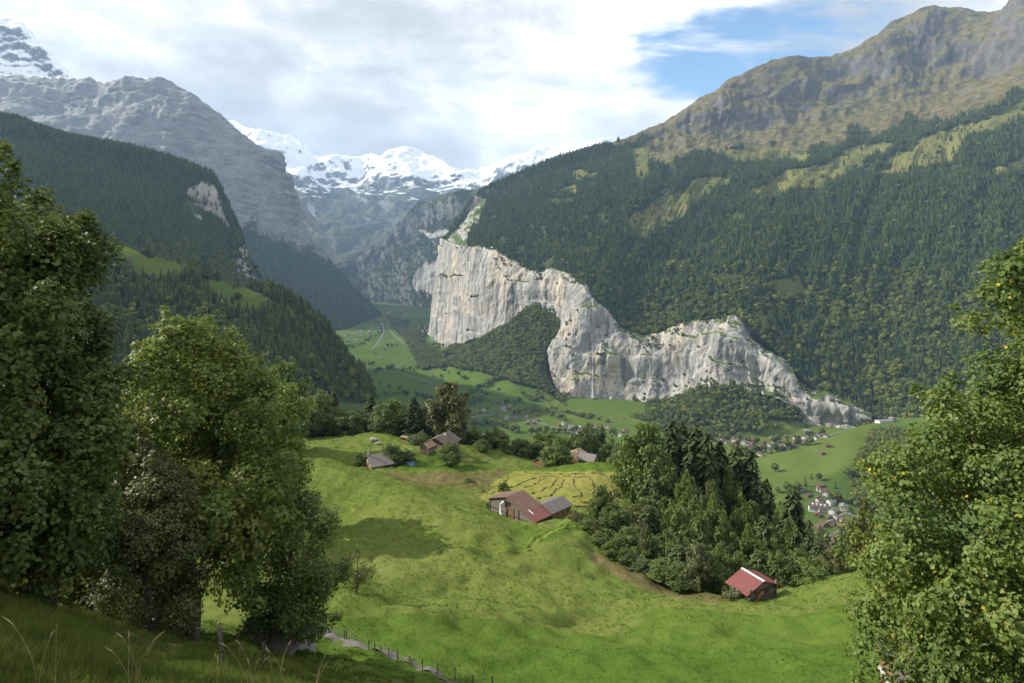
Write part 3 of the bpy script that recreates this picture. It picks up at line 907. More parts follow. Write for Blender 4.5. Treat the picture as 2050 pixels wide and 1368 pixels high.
def fold(x, y, ln, amp, wd):
    """a grassy step along a line: higher on its far side, fading out along and across"""
    best = np.full(x.shape, 1e9)
    sd = np.zeros(x.shape)
    fade = np.zeros(x.shape)
    n = len(ln) - 1
    for k in range(n):
        a, b = ln[k], ln[k + 1]
        d = b - a
        L2 = (d ** 2).sum()
        t = np.clip(((x - a[0]) * d[0] + (y - a[1]) * d[1]) / L2, 0, 1)
        ex, ey = x - a[0] - t * d[0], y - a[1] - t * d[1]
        dd = np.hypot(ex, ey)
        m = dd < best
        best = np.where(m, dd, best)
        sd = np.where(m, np.sign(d[0] * ey - d[1] * ex) * dd, sd)
        u = (k + t) / n
        fade = np.where(m, sstep(0, 0.2, u) * (1 - sstep(0.8, 1.0, u)), fade)
    return amp * np.tanh(sd / wd) * np.exp(-(best / (wd * 6)) ** 2) * fade


def ground(x, y, detail=True):
    x = np.asarray(x, float)
    y = np.asarray(y, float)
    sh = x.shape
    q = np.stack([x.ravel(), y.ravel()], -1) / 100
    z = np.empty(len(q))
    for a in range(0, len(q), 20000):
        b = q[a:a + 20000]
        z[a:a + 20000] = tps(((b[:, None] - _x[None]) ** 2).sum(-1)) @ _c[:_n] + _c[_n] + b @ _c[_n + 1:]
    z = z.reshape(sh)
    if detail:
        p = np.stack([x, y, 0 * x], -1)
        far = sstep(25, 70, y) * (1 - 0.88 * sstep(-14, -4, x) * (1 - sstep(38, 48, x)) * sstep(132, 144, y) * (1 - sstep(208, 222, y)))
        for bx, by, bh, bs in KNOLLS:
            z = z + bh * np.exp(-((x - bx) ** 2 + (y - by) ** 2) / (2 * bs * bs))
        z = z + far * (0.9 * fbm(p / 15, 3) + 1.6 * fbm(p / 34 + 7, 2))
        for ln_, amp_, wd_ in FOLDS:
            z = z + fold(x, y, ln_, amp_, wd_) + 0.10 * fbm(p / 2.6 + 4, 2)
        z = z + far * 0.13 * (0.5 + fbm(p / 30 + 2, 2)) * np.sin((z + 0.6 * fbm(p / 22 + 8, 2)) * 2.4)     # cattle terraces
    return z


FOLDS = []


def hit(px, py, d0=6.0, d1=330.0):
    """where the view ray through a photo pixel meets the near hillside"""
    d = np.exp(np.linspace(math.log(d0), math.log(d1), 900))
    x, z = (px - CX) / F * d, (HY - py) / F * d
    g = ground(x, d)
    k = np.argmax(z < g)
    return np.array([x[k], d[k], g[k]])


def at(px, d):
    x = (px - CX) / F * d
    return np.array([x, d, float(ground(np.array([x]), np.array([d]))[0])])


def resamp(pts, n):
    pts = np.asarray(pts, float)
    s = np.concatenate([[0], np.cumsum(np.linalg.norm(np.diff(pts, axis=0), axis=1))])
    t = np.linspace(0, s[-1], n)
    return np.stack([np.interp(t, s, pts[:, k]) for k in range(pts.shape[1])], -1)


def smooth_line(pxs, n):
    P = np.array([hit(*p)[:2] for p in pxs])
    C = catmull(P, np.linspace(0, len(P) - 1, 8 * len(P)))
    return resamp(C, n)


for pts_, amp_, wd_ in (([(640, 1188), (720, 1208), (800, 1230), (880, 1241), (960, 1244)], 0.45, 1.2), ([(940, 1250), (1060, 1246), (1180, 1238), (1280, 1216), (1380, 1197)], 0.25, 1.0),
                       ([(660, 985), (760, 1026), (860, 1062), (950, 1088), (1020, 1104), (1052, 1096)], 0.8, 1.4), ([(600, 1062), (700, 1108), (800, 1148), (950, 1168), (1050, 1160)], 0.7, 1.8),
                       ([(610, 1015), (700, 1048), (800, 1088), (900, 1118), (1000, 1128)], 0.8, 2.0), ([(1060, 1112), (1130, 1122), (1220, 1150), (1300, 1185)], 0.5, 1.2), ([(610, 940), (690, 960), (770, 985), (850, 1000)], 0.6, 1.6)):
    FOLDS.append((np.array([hit(*q_)[:2] for q_ in pts_]), amp_, wd_))
nx, ny = 360, 400
gxx = np.linspace(-190, 190, nx)
gyy = -14 + 344 * np.linspace(0, 1, ny) ** 1.25
GX, GY = np.meshgrid(gxx, gyy)
GZ = ground(GX, GY)
ng = Patch.__new__(Patch)
ng.P = np.stack([GX, GY, GZ], -1)
ng.tu, ng.tv = GX, GY
gpx, gpy = proj(ng.P)
gnz = fbm(np.stack([GX / 9, GY / 9, 0 * GX], -1), 4)
# what grows where: r = freshly cut green, g = mown and dried, b = rank brown growth
gn2 = fbm(np.stack([GX / 24, GY / 24, 0 * GX], -1), 3)
cut = inpoly(gpx + 10 * gnz, gpy + 8 * gnz + 45 * gn2, [(600, 1400), (640, 1230), (820, 1230), (900, 1238), (1000, 1244), (1200, 1240), (1330, 1215), (1480, 1222), (1600, 1230), (1900, 1170), (2600, 1100), (2600, 1900), (600, 1900)])
cut2 = inpoly(gpx, gpy, [(1150, 925), (1260, 925), (1290, 945), (1060, 942), (1040, 935)]) | inpoly(gpx + 5 * gnz, gpy + 5 * gnz, [(1000, 1040), (1080, 1062), (1180, 1030), (1170, 1060), (1060, 1090), (1030, 1075)])
cut2 |= inpoly(gpx + 6 * gnz, gpy + 6 * gnz, [(740, 940), (800, 905), (900, 905), (980, 930), (1005, 938), (900, 942)])
mown = inpoly(gpx + 3 * gnz, gpy + 3 * gnz, [(960, 1000), (1000, 960), (1030, 944), (1270, 946), (1300, 1010), (1140, 1012), (1060, 1000), (1000, 1010)])
rank = inpoly(gpx + 6 * gnz, gpy + 4 * gnz, [(760, 948), (1000, 944), (1018, 938), (985, 976), (870, 976), (800, 962)])
rank |= inpoly(gpx + 9 * gnz, gpy + 6 * gnz, [(1190, 1105), (1280, 1150), (1370, 1180), (1450, 1185), (1450, 1205), (1330, 1195), (1240, 1160), (1180, 1120)])
rank |= inpoly(gpx + 14 * gnz, gpy + 8 * gnz, [(-400, 1150), (0, 1180), (140, 1205), (270, 1260), (420, 1310), (300, 1330), (150, 1270), (0, 1240), (-400, 1250)])
rank |= (GY > 255) | (inpoly(gpx, gpy, [(1290, 930), (1300, 1000), (1170, 1060), (1300, 1160), (1480, 1175), (1600, 1160), (1790, 1130), (1800, 900)]) & (GY > 95))
slope_near = sstep(0, 1, (sstep(44, 34, GY) if False else 0)) if False else ((GY < 48) & (gpx < 820)).astype(float)
att = np.stack([np.maximum(cut | cut2, 0).astype(float) * (1 - slope_near), mown.astype(float), rank.astype(float)], -1)
for _ in range(1):
    att[1:-1, 1:-1] = (att[1:-1, 1:-1] * 2 + att[2:, 1:-1] + att[:-2, 1:-1] + att[1:-1, 2:] + att[1:-1, :-2]) / 6


def meadow_mat():
    m, w, out, co = new_mat('hill_meadow')
    at_ = w.n('ShaderNodeAttribute', attribute_name='growth')
    sc = w.n('ShaderNodeSeparateColor')
    w.l(at_.outputs['Color'], sc.inputs[0])
    n1 = w.noise(co, 0.035, 5.0, 0.6, 0.5)
    n2 = w.noise(w.mapping(co, scale=(1.0, 0.6, 1.0)), 0.55, 4.0, 0.72, 0.3)
    n3 = w.noise(co, 3.0, 4.0, 0.7)
    f = w.math('ADD', w.math('ADD', w.math('MULTIPLY', n1, 0.40), w.math('MULTIPLY', n2, 0.40)), w.math('MULTIPLY', n3, 0.20))
    tall = w.ramp(f, [(0.30, (0.056, 0.084, 0.016)), (0.45, (0.086, 0.116, 0.025)), (0.55, (0.110, 0.133, 0.034)), (0.70, (0.150, 0.150, 0.054))])
    fresh = w.ramp(f, [(0.30, (0.044, 0.082, 0.013)), (0.46, (0.060, 0.102, 0.017)), (0.58, (0.078, 0.116, 0.022)), (0.70, (0.11, 0.13, 0.036))])
    hay = w.ramp(f, [(0.33, (0.115, 0.125, 0.028)), (0.5, (0.165, 0.165, 0.042)), (0.66, (0.22, 0.20, 0.07))])
    rank_ = w.ramp(f, [(0.33, (0.045, 0.050, 0.018)), (0.48, (0.095, 0.085, 0.035)), (0.62, (0.16, 0.13, 0.06)), (0.7, (0.22, 0.18, 0.09))])
    ed = w.noise(co, 0.5, 4.0, 0.7)

    def soft(ch):
        return w.maprange(w.math('ADD', ch, w.math('MULTIPLY', w.math('SUBTRACT', ed, 0.5), 0.9)), 0.3, 0.7, 0.0, 1.0, True)
    col = w.mix(soft(sc.outputs[0]), tall, fresh)
    col = w.mix(soft(sc.outputs[1]), col, hay)
    col = w.mix(soft(sc.outputs[2]), col, rank_)
    b = pbsdf(w, 1.0, 0.0)
    w.l(col, b.inputs['Base Color'])
    w.l(bump(w, w.math('ADD', n2, w.math('MULTIPLY', n3, 0.45)), 0.8, 0.25), b.inputs['Normal'])
    w.l(b.outputs[0], out.inputs[0])
    return m


M_MEADOW = meadow_mat()
i_ = np.arange(ny - 1)[:, None] * nx
j_ = np.arange(nx - 1)[None, :]
fq = np.stack([i_ + j_, i_ + j_ + 1, i_ + nx + j_ + 1, i_ + nx + j_], -1).reshape(-1, 4)
hill = link('hillside', make_mesh('hillside', ng.P.reshape(-1, 3), fq, M_MEADOW, True, attrs={'growth': ('POINT', att.reshape(-1, 3))}))
tag(hill, kind='structure')

# slope that joins the hillside to the valley floor
cx = np.linspace(-1, 1, 120)
rowsj = []
for k, (yy, hw_, z0, zs) in enumerate([(326, 186, None, 0), (420, 420, -170, -80), (600, 800, -260, -90), (850, 1300, -390, -60), (1100, 1700, -505, 0)]):
    xx = cx * hw_
    zz = ground(xx, np.full(120, 326.0)) - 1.2 if z0 is None else z0 + zs * cx
    rowsj.append(np.stack([xx, np.full(120, float(yy)), zz], -1))
jp = Patch.__new__(Patch)
C_ = np.array(rowsj)
jp.P = catmull(C_, np.linspace(0, 4, 70))
jp.tv = np.linspace(0, 4, 70)[:, None] * np.ones((1, 120))
jp.tu = cx[None, :] * np.ones((70, 1))
jp.P[..., 2] += 10 * fbm(jp.P / 90, 4) * sstep(0, 0.8, jp.tv)
jp.build('lower_slope', [M_FORESTFLOOR])


# --- path, wheel tracks ---------------------------------------------------------------------------
def ribbon(name, line, width, mat, lift=0.05, kind=None, jitter=0.12):
    line = np.asarray(line)
    T = np.gradient(line, axis=0)
    T /= np.linalg.norm(T, axis=1, keepdims=True)
    Nn = np.stack([-T[:, 1], T[:, 0]], -1)
    offs = np.linspace(-0.5, 0.5, 6)
    jit = jitter * fbm(np.stack([line[:, 0] / 2, line[:, 1] / 2, 0 * line[:, 0]], -1), 2)
    Q = line[:, None, :] + Nn[:, None, :] * (offs[None, :, None] * width * (1 + jit[:, None, None]) + jit[:, None, None])
    Z = ground(Q[..., 0], Q[..., 1]) + lift - 0.35 * lift * (np.abs(offs)[None, :] > 0.45)
    V = np.concatenate([Q, Z[..., None]], -1)
    n, k = V.shape[:2]
    i = np.arange(n - 1)[:, None] * k
    j = np.arange(k - 1)[None, :]
    f = np.stack([i + j, i + k + j, i + k + j + 1, i + j + 1], -1).reshape(-1, 4)
    o = link(name, make_mesh(name, V.reshape(-1, 3), f[:, ::-1], mat, True))
    if kind:
        tag(o, kind=kind)
    return o


M_GRAVEL = simple_mat('gravel_path', (0.085, 0.082, 0.072), (0.18, 0.17, 0.155), 3.0, 0.95, 0.1, bump_d=0.05)
M_TRACKGREEN = simple_mat('worn_grass', (0.085, 0.12, 0.018), (0.13, 0.155, 0.032), 1.2, 0.95, 0.05, bump_d=0.1)
path_line = smooth_line([(560, 1225), (640, 1262), (720, 1295), (800, 1325), (880, 1352), (960, 1378), (1060, 1405)], 160)
ribbon('gravel_path', path_line, 1.1, M_GRAVEL, 0.07, 'structure')
for pts in ([(690, 1005), (760, 1030), (860, 1062), (950, 1085), (1010, 1100), (1048, 1098), (1062, 1085), (1080, 1070), (1140, 1048), (1180, 1030)],
            [(700, 1022), (770, 1046), (860, 1078), (940, 1098), (1000, 1108), (1056, 1104), (1074, 1088), (1095, 1074), (1150, 1056)]):
    ribbon('wheel_track', smooth_line(pts, 120), 0.7, M_TRACKGREEN, 0.05, 'structure')


# ------------------------------------------------------------------ foliage materials
def leaf_mat(name, stops, trans=0.32, rough=0.5, spec=0.3, attr=True, var=0.25, tcol=1.25):
    m, w, out, co = new_mat(name)
    oi = w.n('ShaderNodeObjectInfo')
    if attr:
        a = w.n('ShaderNodeAttribute', attribute_name='tint')
        f = a.outputs['Fac']
    else:
        f = w.noise(co, 0.5, 4.0, 0.7)
    f = w.math('ADD', f, w.math('MULTIPLY', w.math('SUBTRACT', oi.outputs['Random'], 0.5), var))
    col = w.ramp(f, stops)
    b = pbsdf(w, rough, spec)
    w.l(col, b.inputs['Base Color'])
    if trans:
        t = w.n('ShaderNodeBsdfTranslucent')
        w.l(w.mix(1.0, col, (1.0 * tcol, 1.0 * tcol, 0.45 * tcol), 'MULTIPLY'), t.inputs[0])
        mx = w.n('ShaderNodeMixShader')
        mx.inputs[0].default_value = trans
        w.l(b.outputs[0], mx.inputs[1])
        w.l(t.outputs[0], mx.inputs[2])
        w.l(mx.outputs[0], out.inputs[0])
    else:
        w.l(b.outputs[0], out.inputs[0])
    return m


M_CONIFER = leaf_mat('spruce_needles', [(0.0, (0.018, 0.030, 0.012)), (0.5, (0.040, 0.058, 0.020)), (1.0, (0.085, 0.105, 0.034))], 0.08, 0.7, 0.15, var=0.5)
M_FARCON = leaf_mat('far_spruce', [(0.0, (0.018, 0.033, 0.014)), (0.35, (0.038, 0.060, 0.020)), (0.7, (0.070, 0.096, 0.028)), (1.0, (0.125, 0.14, 0.040))], 0.0, 0.85, 0.05, var=0.7)
M_FARBROAD = leaf_mat('far_broadleaf', [(0.0, (0.034, 0.054, 0.013)), (0.45, (0.078, 0.102, 0.021)), (0.8, (0.135, 0.150, 0.030)), (1.0, (0.19, 0.165, 0.038))], 0.0, 0.85, 0.05, var=0.75)
M_BROAD = leaf_mat('maple_leaves', [(0.0, (0.044, 0.075, 0.020)), (0.4, (0.092, 0.140, 0.032)), (0.75, (0.148, 0.192, 0.044)), (0.95, (0.205, 0.220, 0.056)), (1.0, (0.52, 0.40, 0.03))], 0.34, 0.5, 0.22, var=0.12)
M_BROADDARK = leaf_mat('dark_leaves', [(0.0, (0.045, 0.068, 0.020)), (0.5, (0.095, 0.130, 0.034)), (0.9, (0.155, 0.180, 0.048)), (1.0, (0.18, 0.17, 0.055))], 0.28, 0.5, 0.2, var=0.3)
M_WILLOW = leaf_mat('grey_green_leaves', [(0.0, (0.060, 0.075, 0.026)), (0.5, (0.12, 0.135, 0.050)), (1.0, (0.20, 0.20, 0.085))], 0.25, 0.5, 0.35, var=0.3)
M_AUTUMN = leaf_mat('turning_leaves', [(0.0, (0.042, 0.050, 0.012)), (0.5, (0.092, 0.098, 0.022)), (1.0, (0.155, 0.142, 0.032))], 0.28, 0.5, 0.3, var=0.25)
M_BARK = simple_mat('bark', (0.035, 0.03, 0.025), (0.11, 0.095, 0.08), 2.5, 0.95, 0.1, (1, 1, 0.25), 0.05)


def leaf_quads(P, Nn, size, aspect, r, shape='diamond'):
    n = len(P)
    t = r.normal(size=(n, 3))
    t -= (t * Nn).sum(1, keepdims=True) * Nn
    t /= np.linalg.norm(t, axis=1, keepdims=True) + 1e-9
    b = np.cross(Nn, t)
    s = np.asarray(size).reshape(-1, 1)
    V = np.stack([P - t * s * 0.5, P + b * s * 0.5 * aspect - t * s * 0.05, P + t * s * 0.5 - Nn * s * 0.12, P - b * s * 0.5 * aspect - t * s * 0.05], 1)
    return V.reshape(-1, 3), np.arange(n * 4).reshape(n, 4)


def unit(r, n):
    v = r.normal(size=(n, 3))
    return v / np.linalg.norm(v, axis=1, keepdims=True)


def broadleaf(seed, H, profile, nblob, leaves, leaf, mat, blob_r=(0.9, 1.7), trunk_r=0.3, base=0.12, tint=(0.45, 0.22), yellow=0.0, squash=0.92, lean=(0, 0), sides=7, inner=0.35):
    """profile: [(height fraction, crown radius)] -> trunk mesh, crown mesh"""
    r = np.random.default_rng(seed)
    hs, rs = np.array([p[0] for p in profile]), np.array([p[1] for p in profile])
    lo, hi = hs[0], hs[-1]
    # blob centres spread by lateral area, most of them near the crown surface
    hh = np.linspace(lo, hi, 200)
    wgt = np.interp(hh, hs, rs) ** 1.25 + 0.05
    cz = r.choice(hh, nblob, p=wgt / wgt.sum()) + r.normal(size=nblob) * 0.01
    rad = np.interp(cz, hs, rs)
    ang = np.arange(nblob) * 2.39996 + r.normal(size=nblob) * 0.5
    rr = rad * np.where(r.random(nblob) < 0.70, 0.70 + 0.34 * r.random(nblob), 0.6 * np.sqrt(r.random(nblob)))
    C = np.stack([np.cos(ang) * rr, np.sin(ang) * rr, cz * H], 1)
    C[:, 0] += lean[0] * cz
    C[:, 1] += lean[1] * cz
    br = blob_r[0] + (blob_r[1] - blob_r[0]) * r.random(nblob)
    br *= np.clip(0.55 + 0.6 * rad / rs.max(), 0.5, 1.15)
    # outer sprays: smaller tufts that reach past the rounded clumps, mostly upwards
    sel = r.integers(0, nblob, int(nblob * 1.1))
    od = C[sel] - np.array([0, 0, 0.35 * H])
    od /= np.linalg.norm(od, axis=1, keepdims=True) + 1e-9
    od = od + r.normal(size=od.shape) * 0.35 + np.array([0, 0, 0.35])
    od /= np.linalg.norm(od, axis=1, keepdims=True)
    C = np.concatenate([C, C[sel] + od * (br[sel] * (0.75 + 0.65 * r.random(len(sel))))[:, None]])
    br = np.concatenate([br, br[sel] * (0.28 + 0.24 * r.random(len(sel)))])
    rr, rad = np.concatenate([rr, rr[sel]]), np.concatenate([rad, rad[sel]])
    ntot = len(C)
    per = (leaves * br ** 2 / (br ** 2).sum()).astype(int)
    idx = np.repeat(np.arange(ntot), per)
    n = len(idx)
    D = unit(r, n)
    D[:, 2] = np.where((D[:, 2] < -0.4) & (r.random(n) < 0.6), -D[:, 2] * 0.8, D[:, 2])
    rr2 = 1 - inner * r.random(n) ** 1.5
    lump = 1 + 0.55 * perlin(D * 2.0 + idx[:, None] * 3.7)
    P = C[idx] + D * np.array([1, 1, squash]) * (br[idx] * rr2 * lump)[:, None]
    outw = C[idx] - np.array([0, 0, 0.45 * H])
    outw /= np.linalg.norm(outw, axis=1, keepdims=True) + 1e-9
    Nn = D * 0.7 + outw * 0.25 + np.array([0, 0, 0.35]) + r.normal(size=(n, 3)) * 0.45
    Nn /= np.linalg.norm(Nn, axis=1, keepdims=True)
    V, Fq = leaf_quads(P, Nn, leaf * (0.55 + 0.85 * r.random(n)), 0.8, r)
    bt = r.normal(size=ntot) * tint[1] * 0.6
    tn = tint[0] + bt[idx] + r.normal(size=n) * tint[1] * 0.7
    tn = np.clip(tn, 0.02, 0.92)
    if yellow:
        yb = (perlin(C * 0.35 + 3.1) > 0.12)[idx] & (rr[idx] > 0.5 * rad[idx])
        tn = np.where((r.random(n) < yellow * 6 * yb + yellow * 0.4), 1.0, tn)
    crown = make_mesh('crown', V, Fq, mat, False, attrs={'tint': ('FACE', tn)})
    # trunk and limbs
    mb = MB()
    tz = np.linspace(-0.6, 0.82 * H, 9)
    wob = np.stack([lean[0] * tz / H + 0.25 * np.sin(tz * 0.5 + seed), lean[1] * tz / H + 0.25 * np.cos(tz * 0.43 + seed), tz], 1)
    mb.tube(wob, trunk_r * (1.25 - 0.95 * np.linspace(0, 1, 9)) + 0.02, sides)
    for k in range(nblob):
        if k % 5 > 2 and nblob > 100:
            continue
        z0 = np.clip(C[k, 2] - 0.45 * np.hypot(C[k, 0], C[k, 1]) - 0.08 * H, base * H, 0.8 * H)
        A = np.array([np.interp(z0, tz, wob[:, 0]), np.interp(z0, tz, wob[:, 1]), z0])
        M = A * 0.5 + C[k] * 0.5 + np.array([0, 0, -0.05 * H * r.random()])
        rad0 = trunk_r * (0.32 if nblob < 100 else 0.2) * (1 - 0.6 * z0 / H)
        mb.tube(np.array([A, A * 0.6 + M * 0.4, M, C[k]]), [rad0, rad0 * 0.8, rad0 * 0.55, rad0 * 0.22], 4, False)
        for q_ in range(3):
            e = C[k] + unit(r, 1)[0] * br[k] * 0.8
            mb.tube(np.array([M * 0.4 + C[k] * 0.6, C[k] * 0.5 + e * 0.5, e]), [rad0 * 0.3, rad0 * 0.2, rad0 * 0.08], 3, False)
    return mb.mesh('trunk', M_BARK, True), crown


def conifer(seed, H, R, mat, whorls=30, per=9, quads=9, leaf=0.5, bare=0.05, dens=1.0):
    r = np.random.default_rng(seed)
    Ps, Ns, Ss, Ts = [], [], [], []
    mb = MB()
    mb.tube(np.stack([0.1 * np.sin(np.linspace(0, 3, 8)), 0 * np.linspace(0, 1, 8), np.linspace(-0.6, H * 0.97, 8)], 1), np.linspace(0.018 * H, 0.02, 8), 7)
    for wv in range(whorls):
        f = (wv + r.random() * 0.7) / whorls
        z = H * (bare + (1 - bare) * f)
        L = R * (1 - f) ** 0.6 * (0.75 + 0.45 * r.random()) + 0.12
        m = max(4, int(per * (0.6 + 0.6 * (1 - f))))
        a0 = r.random() * 6.28
        for k in range(m):
            a = a0 + k * 2 * np.pi / m + r.normal() * 0.2
            Lk = L * (0.7 + 0.45 * r.random())
            nq = max(3, int(quads * (0.35 + 0.65 * Lk / R)))
            s = (np.arange(nq) + r.random(nq)) / nq
            droop = -0.30 * Lk * s + 0.22 * Lk * s ** 2.5 + 0.12 * Lk * f
            side = r.normal(size=nq) * 0.16 * Lk * (1 - 0.6 * s)
            p = np.stack([np.cos(a) * Lk * s - np.sin(a) * side, np.sin(a) * Lk * s + np.cos(a) * side, z + droop - np.abs(side) * 0.3], 1)
            Ps.append(p)
            nn = np.stack([np.cos(a) * 0.35 + r.normal(size=nq) * 0.35, np.sin(a) * 0.35 + r.normal(size=nq) * 0.35, 0.8 + 0 * s], 1)
            Ns.append(nn)
            Ss.append(leaf * (0.8 + 0.7 * r.random(nq)) * (0.55 + 0.45 * (1 - f)))
            Ts.append(0.30 + 0.30 * s + r.normal(size=nq) * 0.12)
            if wv % 2 == 0 and Lk > 0.8:
                mb.tube(np.array([[0, 0, z], [np.cos(a) * Lk * 0.5, np.sin(a) * Lk * 0.5, z - 0.12 * Lk], [np.cos(a) * Lk * 0.9, np.sin(a) * Lk * 0.9, z - 0.1 * Lk]]), [0.05, 0.03, 0.01], 3, False)
    P = np.concatenate(Ps)
    Nn = np.concatenate(Ns)
    Nn /= np.linalg.norm(Nn, axis=1, keepdims=True)
    n = len(P)
    # sprays point outwards from the stem
    t = P * np.array([1, 1, 0]) + 0.001
    t /= np.linalg.norm(t, axis=1, keepdims=True)
    t = t + r.normal(size=(n, 3)) * 0.35 + np.array([0, 0, -0.25])
    t -= (t * Nn).sum(1, keepdims=True) * Nn
    t /= np.linalg.norm(t, axis=1, keepdims=True)
    b = np.cross(Nn, t)
    s = np.concatenate(Ss)[:, None]
    V = np.stack([P - t * s * 0.5, P + b * s * 0.30 - np.array([0, 0, 1]) * s * 0.1, P + t * s * 0.7 - np.array([0, 0, 1]) * s * 0.3, P - b * s * 0.30 - np.array([0, 0, 1]) * s * 0.1], 1).reshape(-1, 3)
    crown = make_mesh('crown', V, np.arange(n * 4).reshape(n, 4), mat, False, attrs={'tint': ('FACE', np.clip(np.concatenate(Ts), 0, 1))})
    return mb.mesh('trunk', M_BARK, True), crown


def far_conifer(seed, tiers=8, spikes=8):
    """small spruce for slopes a kilometre or more away: ragged drooping tiers round a thin stem; unit height"""
    r = np.random.default_rng(seed)
    V, Fc, tn = [], [], []
    k = 0
    for t in range(tiers):
        f = t / tiers
        z0 = 0.05 + 0.95 * (f + 1.25 / tiers)
        z1 = 0.05 + 0.93 * f
        R = 0.155 * (1 - f) ** 0.85 + 0.012
        V.append([0, 0, min(z0, 1.0)])
        n = spikes * 2
        a0 = r.random() * 6
        for q_ in range(n):
            a = a0 + q_ * 2 * np.pi / n
            rr = R * ((1.15 if q_ % 2 == 0 else 0.58) + 0.2 * r.normal() * 0.6)
            V.append([np.cos(a) * rr, np.sin(a) * rr, z1 + (0.0 if q_ % 2 == 0 else 0.03) + 0.012 * r.normal()])
        for q_ in range(n):
            Fc.append([k, k + 1 + q_, k + 1 + (q_ + 1) % n])
            tn.append(np.clip(0.32 + 0.25 * f + 0.13 * r.normal(), 0, 1))
        k += n + 1
    m = make_mesh('spruce_tree', np.array(V), np.array(Fc), M_FARCON, False, attrs={'tint': ('FACE', tn)})
    return m


def far_broad(seed, n=170, mat=None):
    """small broadleaf tree: leafy clumps on an uneven crown; unit height"""
    r = np.random.default_rng(seed)
    D = unit(r, n)
    D[:, 2] = np.where(D[:, 2] < -0.45, -D[:, 2], D[:, 2])
    lump = 1 + 0.42 * perlin(D * 1.7 + seed * 5.1)
    P = D * np.array([0.34, 0.34, 0.40]) * (lump * (1 - 0.3 * r.random(n) ** 2))[:, None] + np.array([0, 0, 0.56])
    Nn = D + r.normal(size=(n, 3)) * 0.35
    Nn /= np.linalg.norm(Nn, axis=1, keepdims=True)
    V, Fq = leaf_quads(P, Nn, 0.17 * (0.7 + 0.6 * r.random(n)), 0.9, r)
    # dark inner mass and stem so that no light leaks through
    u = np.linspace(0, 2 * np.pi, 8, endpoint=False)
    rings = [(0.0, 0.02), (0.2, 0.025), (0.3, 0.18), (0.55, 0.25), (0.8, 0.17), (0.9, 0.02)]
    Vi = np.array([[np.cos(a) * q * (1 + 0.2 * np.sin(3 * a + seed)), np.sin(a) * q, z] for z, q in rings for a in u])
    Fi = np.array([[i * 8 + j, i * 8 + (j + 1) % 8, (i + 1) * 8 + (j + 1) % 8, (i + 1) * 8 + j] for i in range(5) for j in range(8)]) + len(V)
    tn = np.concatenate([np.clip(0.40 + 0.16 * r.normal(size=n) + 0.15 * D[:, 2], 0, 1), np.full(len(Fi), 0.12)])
    return make_mesh('broadleaf_tree', np.concatenate([V, Vi]), np.concatenate([Fq, Fi]), mat or M_FARBROAD, False, attrs={'tint': ('FACE', tn)})


FARCON = [far_conifer(100 + k) for k in range(5)]
FARBROAD = [far_broad(200 + k) for k in range(5)]


def proto_collection(name, meshes):
    c = bpy.data.collections.new(name)
    for k, me in enumerate(meshes):
        c.objects.link(bpy.data.objects.new('%s_%02d' % (name, k), me))
    return c


PC_CON = proto_collection('spruce_kind', FARCON)
PC_BRO = proto_collection('broadleaf_kind', FARBROAD)


def scatter(name, P, scale, coll, nvar, label=None, cat=None, r=rng, wide=None, tone=None):
    n = len(P)
    me = make_points(name, P, {'size': scale, 'spin': r.random(n) * 6.28, 'pick': r.integers(0, nvar, n)}, wide if wide is not None else np.ones(n))
    if tone is not None:
        a = me.attributes.new('tone', 'FLOAT', 'POINT')
        a.data.foreach_set('value', np.asarray(tone, np.float32))
    o = link(name, me)
    tag(o, label, cat, kind='stuff')
    md = o.modifiers.new('scatter', 'NODES')
    md.node_group = scatter_group(coll)
    return o


def make_points(name, P, at_, wide):
    me = bpy.data.meshes.new(name)
    me.vertices.add(len(P))
    me.vertices.foreach_set('co', np.ascontiguousarray(P, np.float32).ravel())
    for k, v in at_.items():
        t = 'INT' if k == 'pick' else 'FLOAT'
        a = me.attributes.new(k, t, 'POINT')
        a.data.foreach_set('value', np.asarray(v, np.int32 if t == 'INT' else np.float32))
    a = me.attributes.new('wide', 'FLOAT', 'POINT')
    a.data.foreach_set('value', np.asarray(wide, np.float32))
    return me


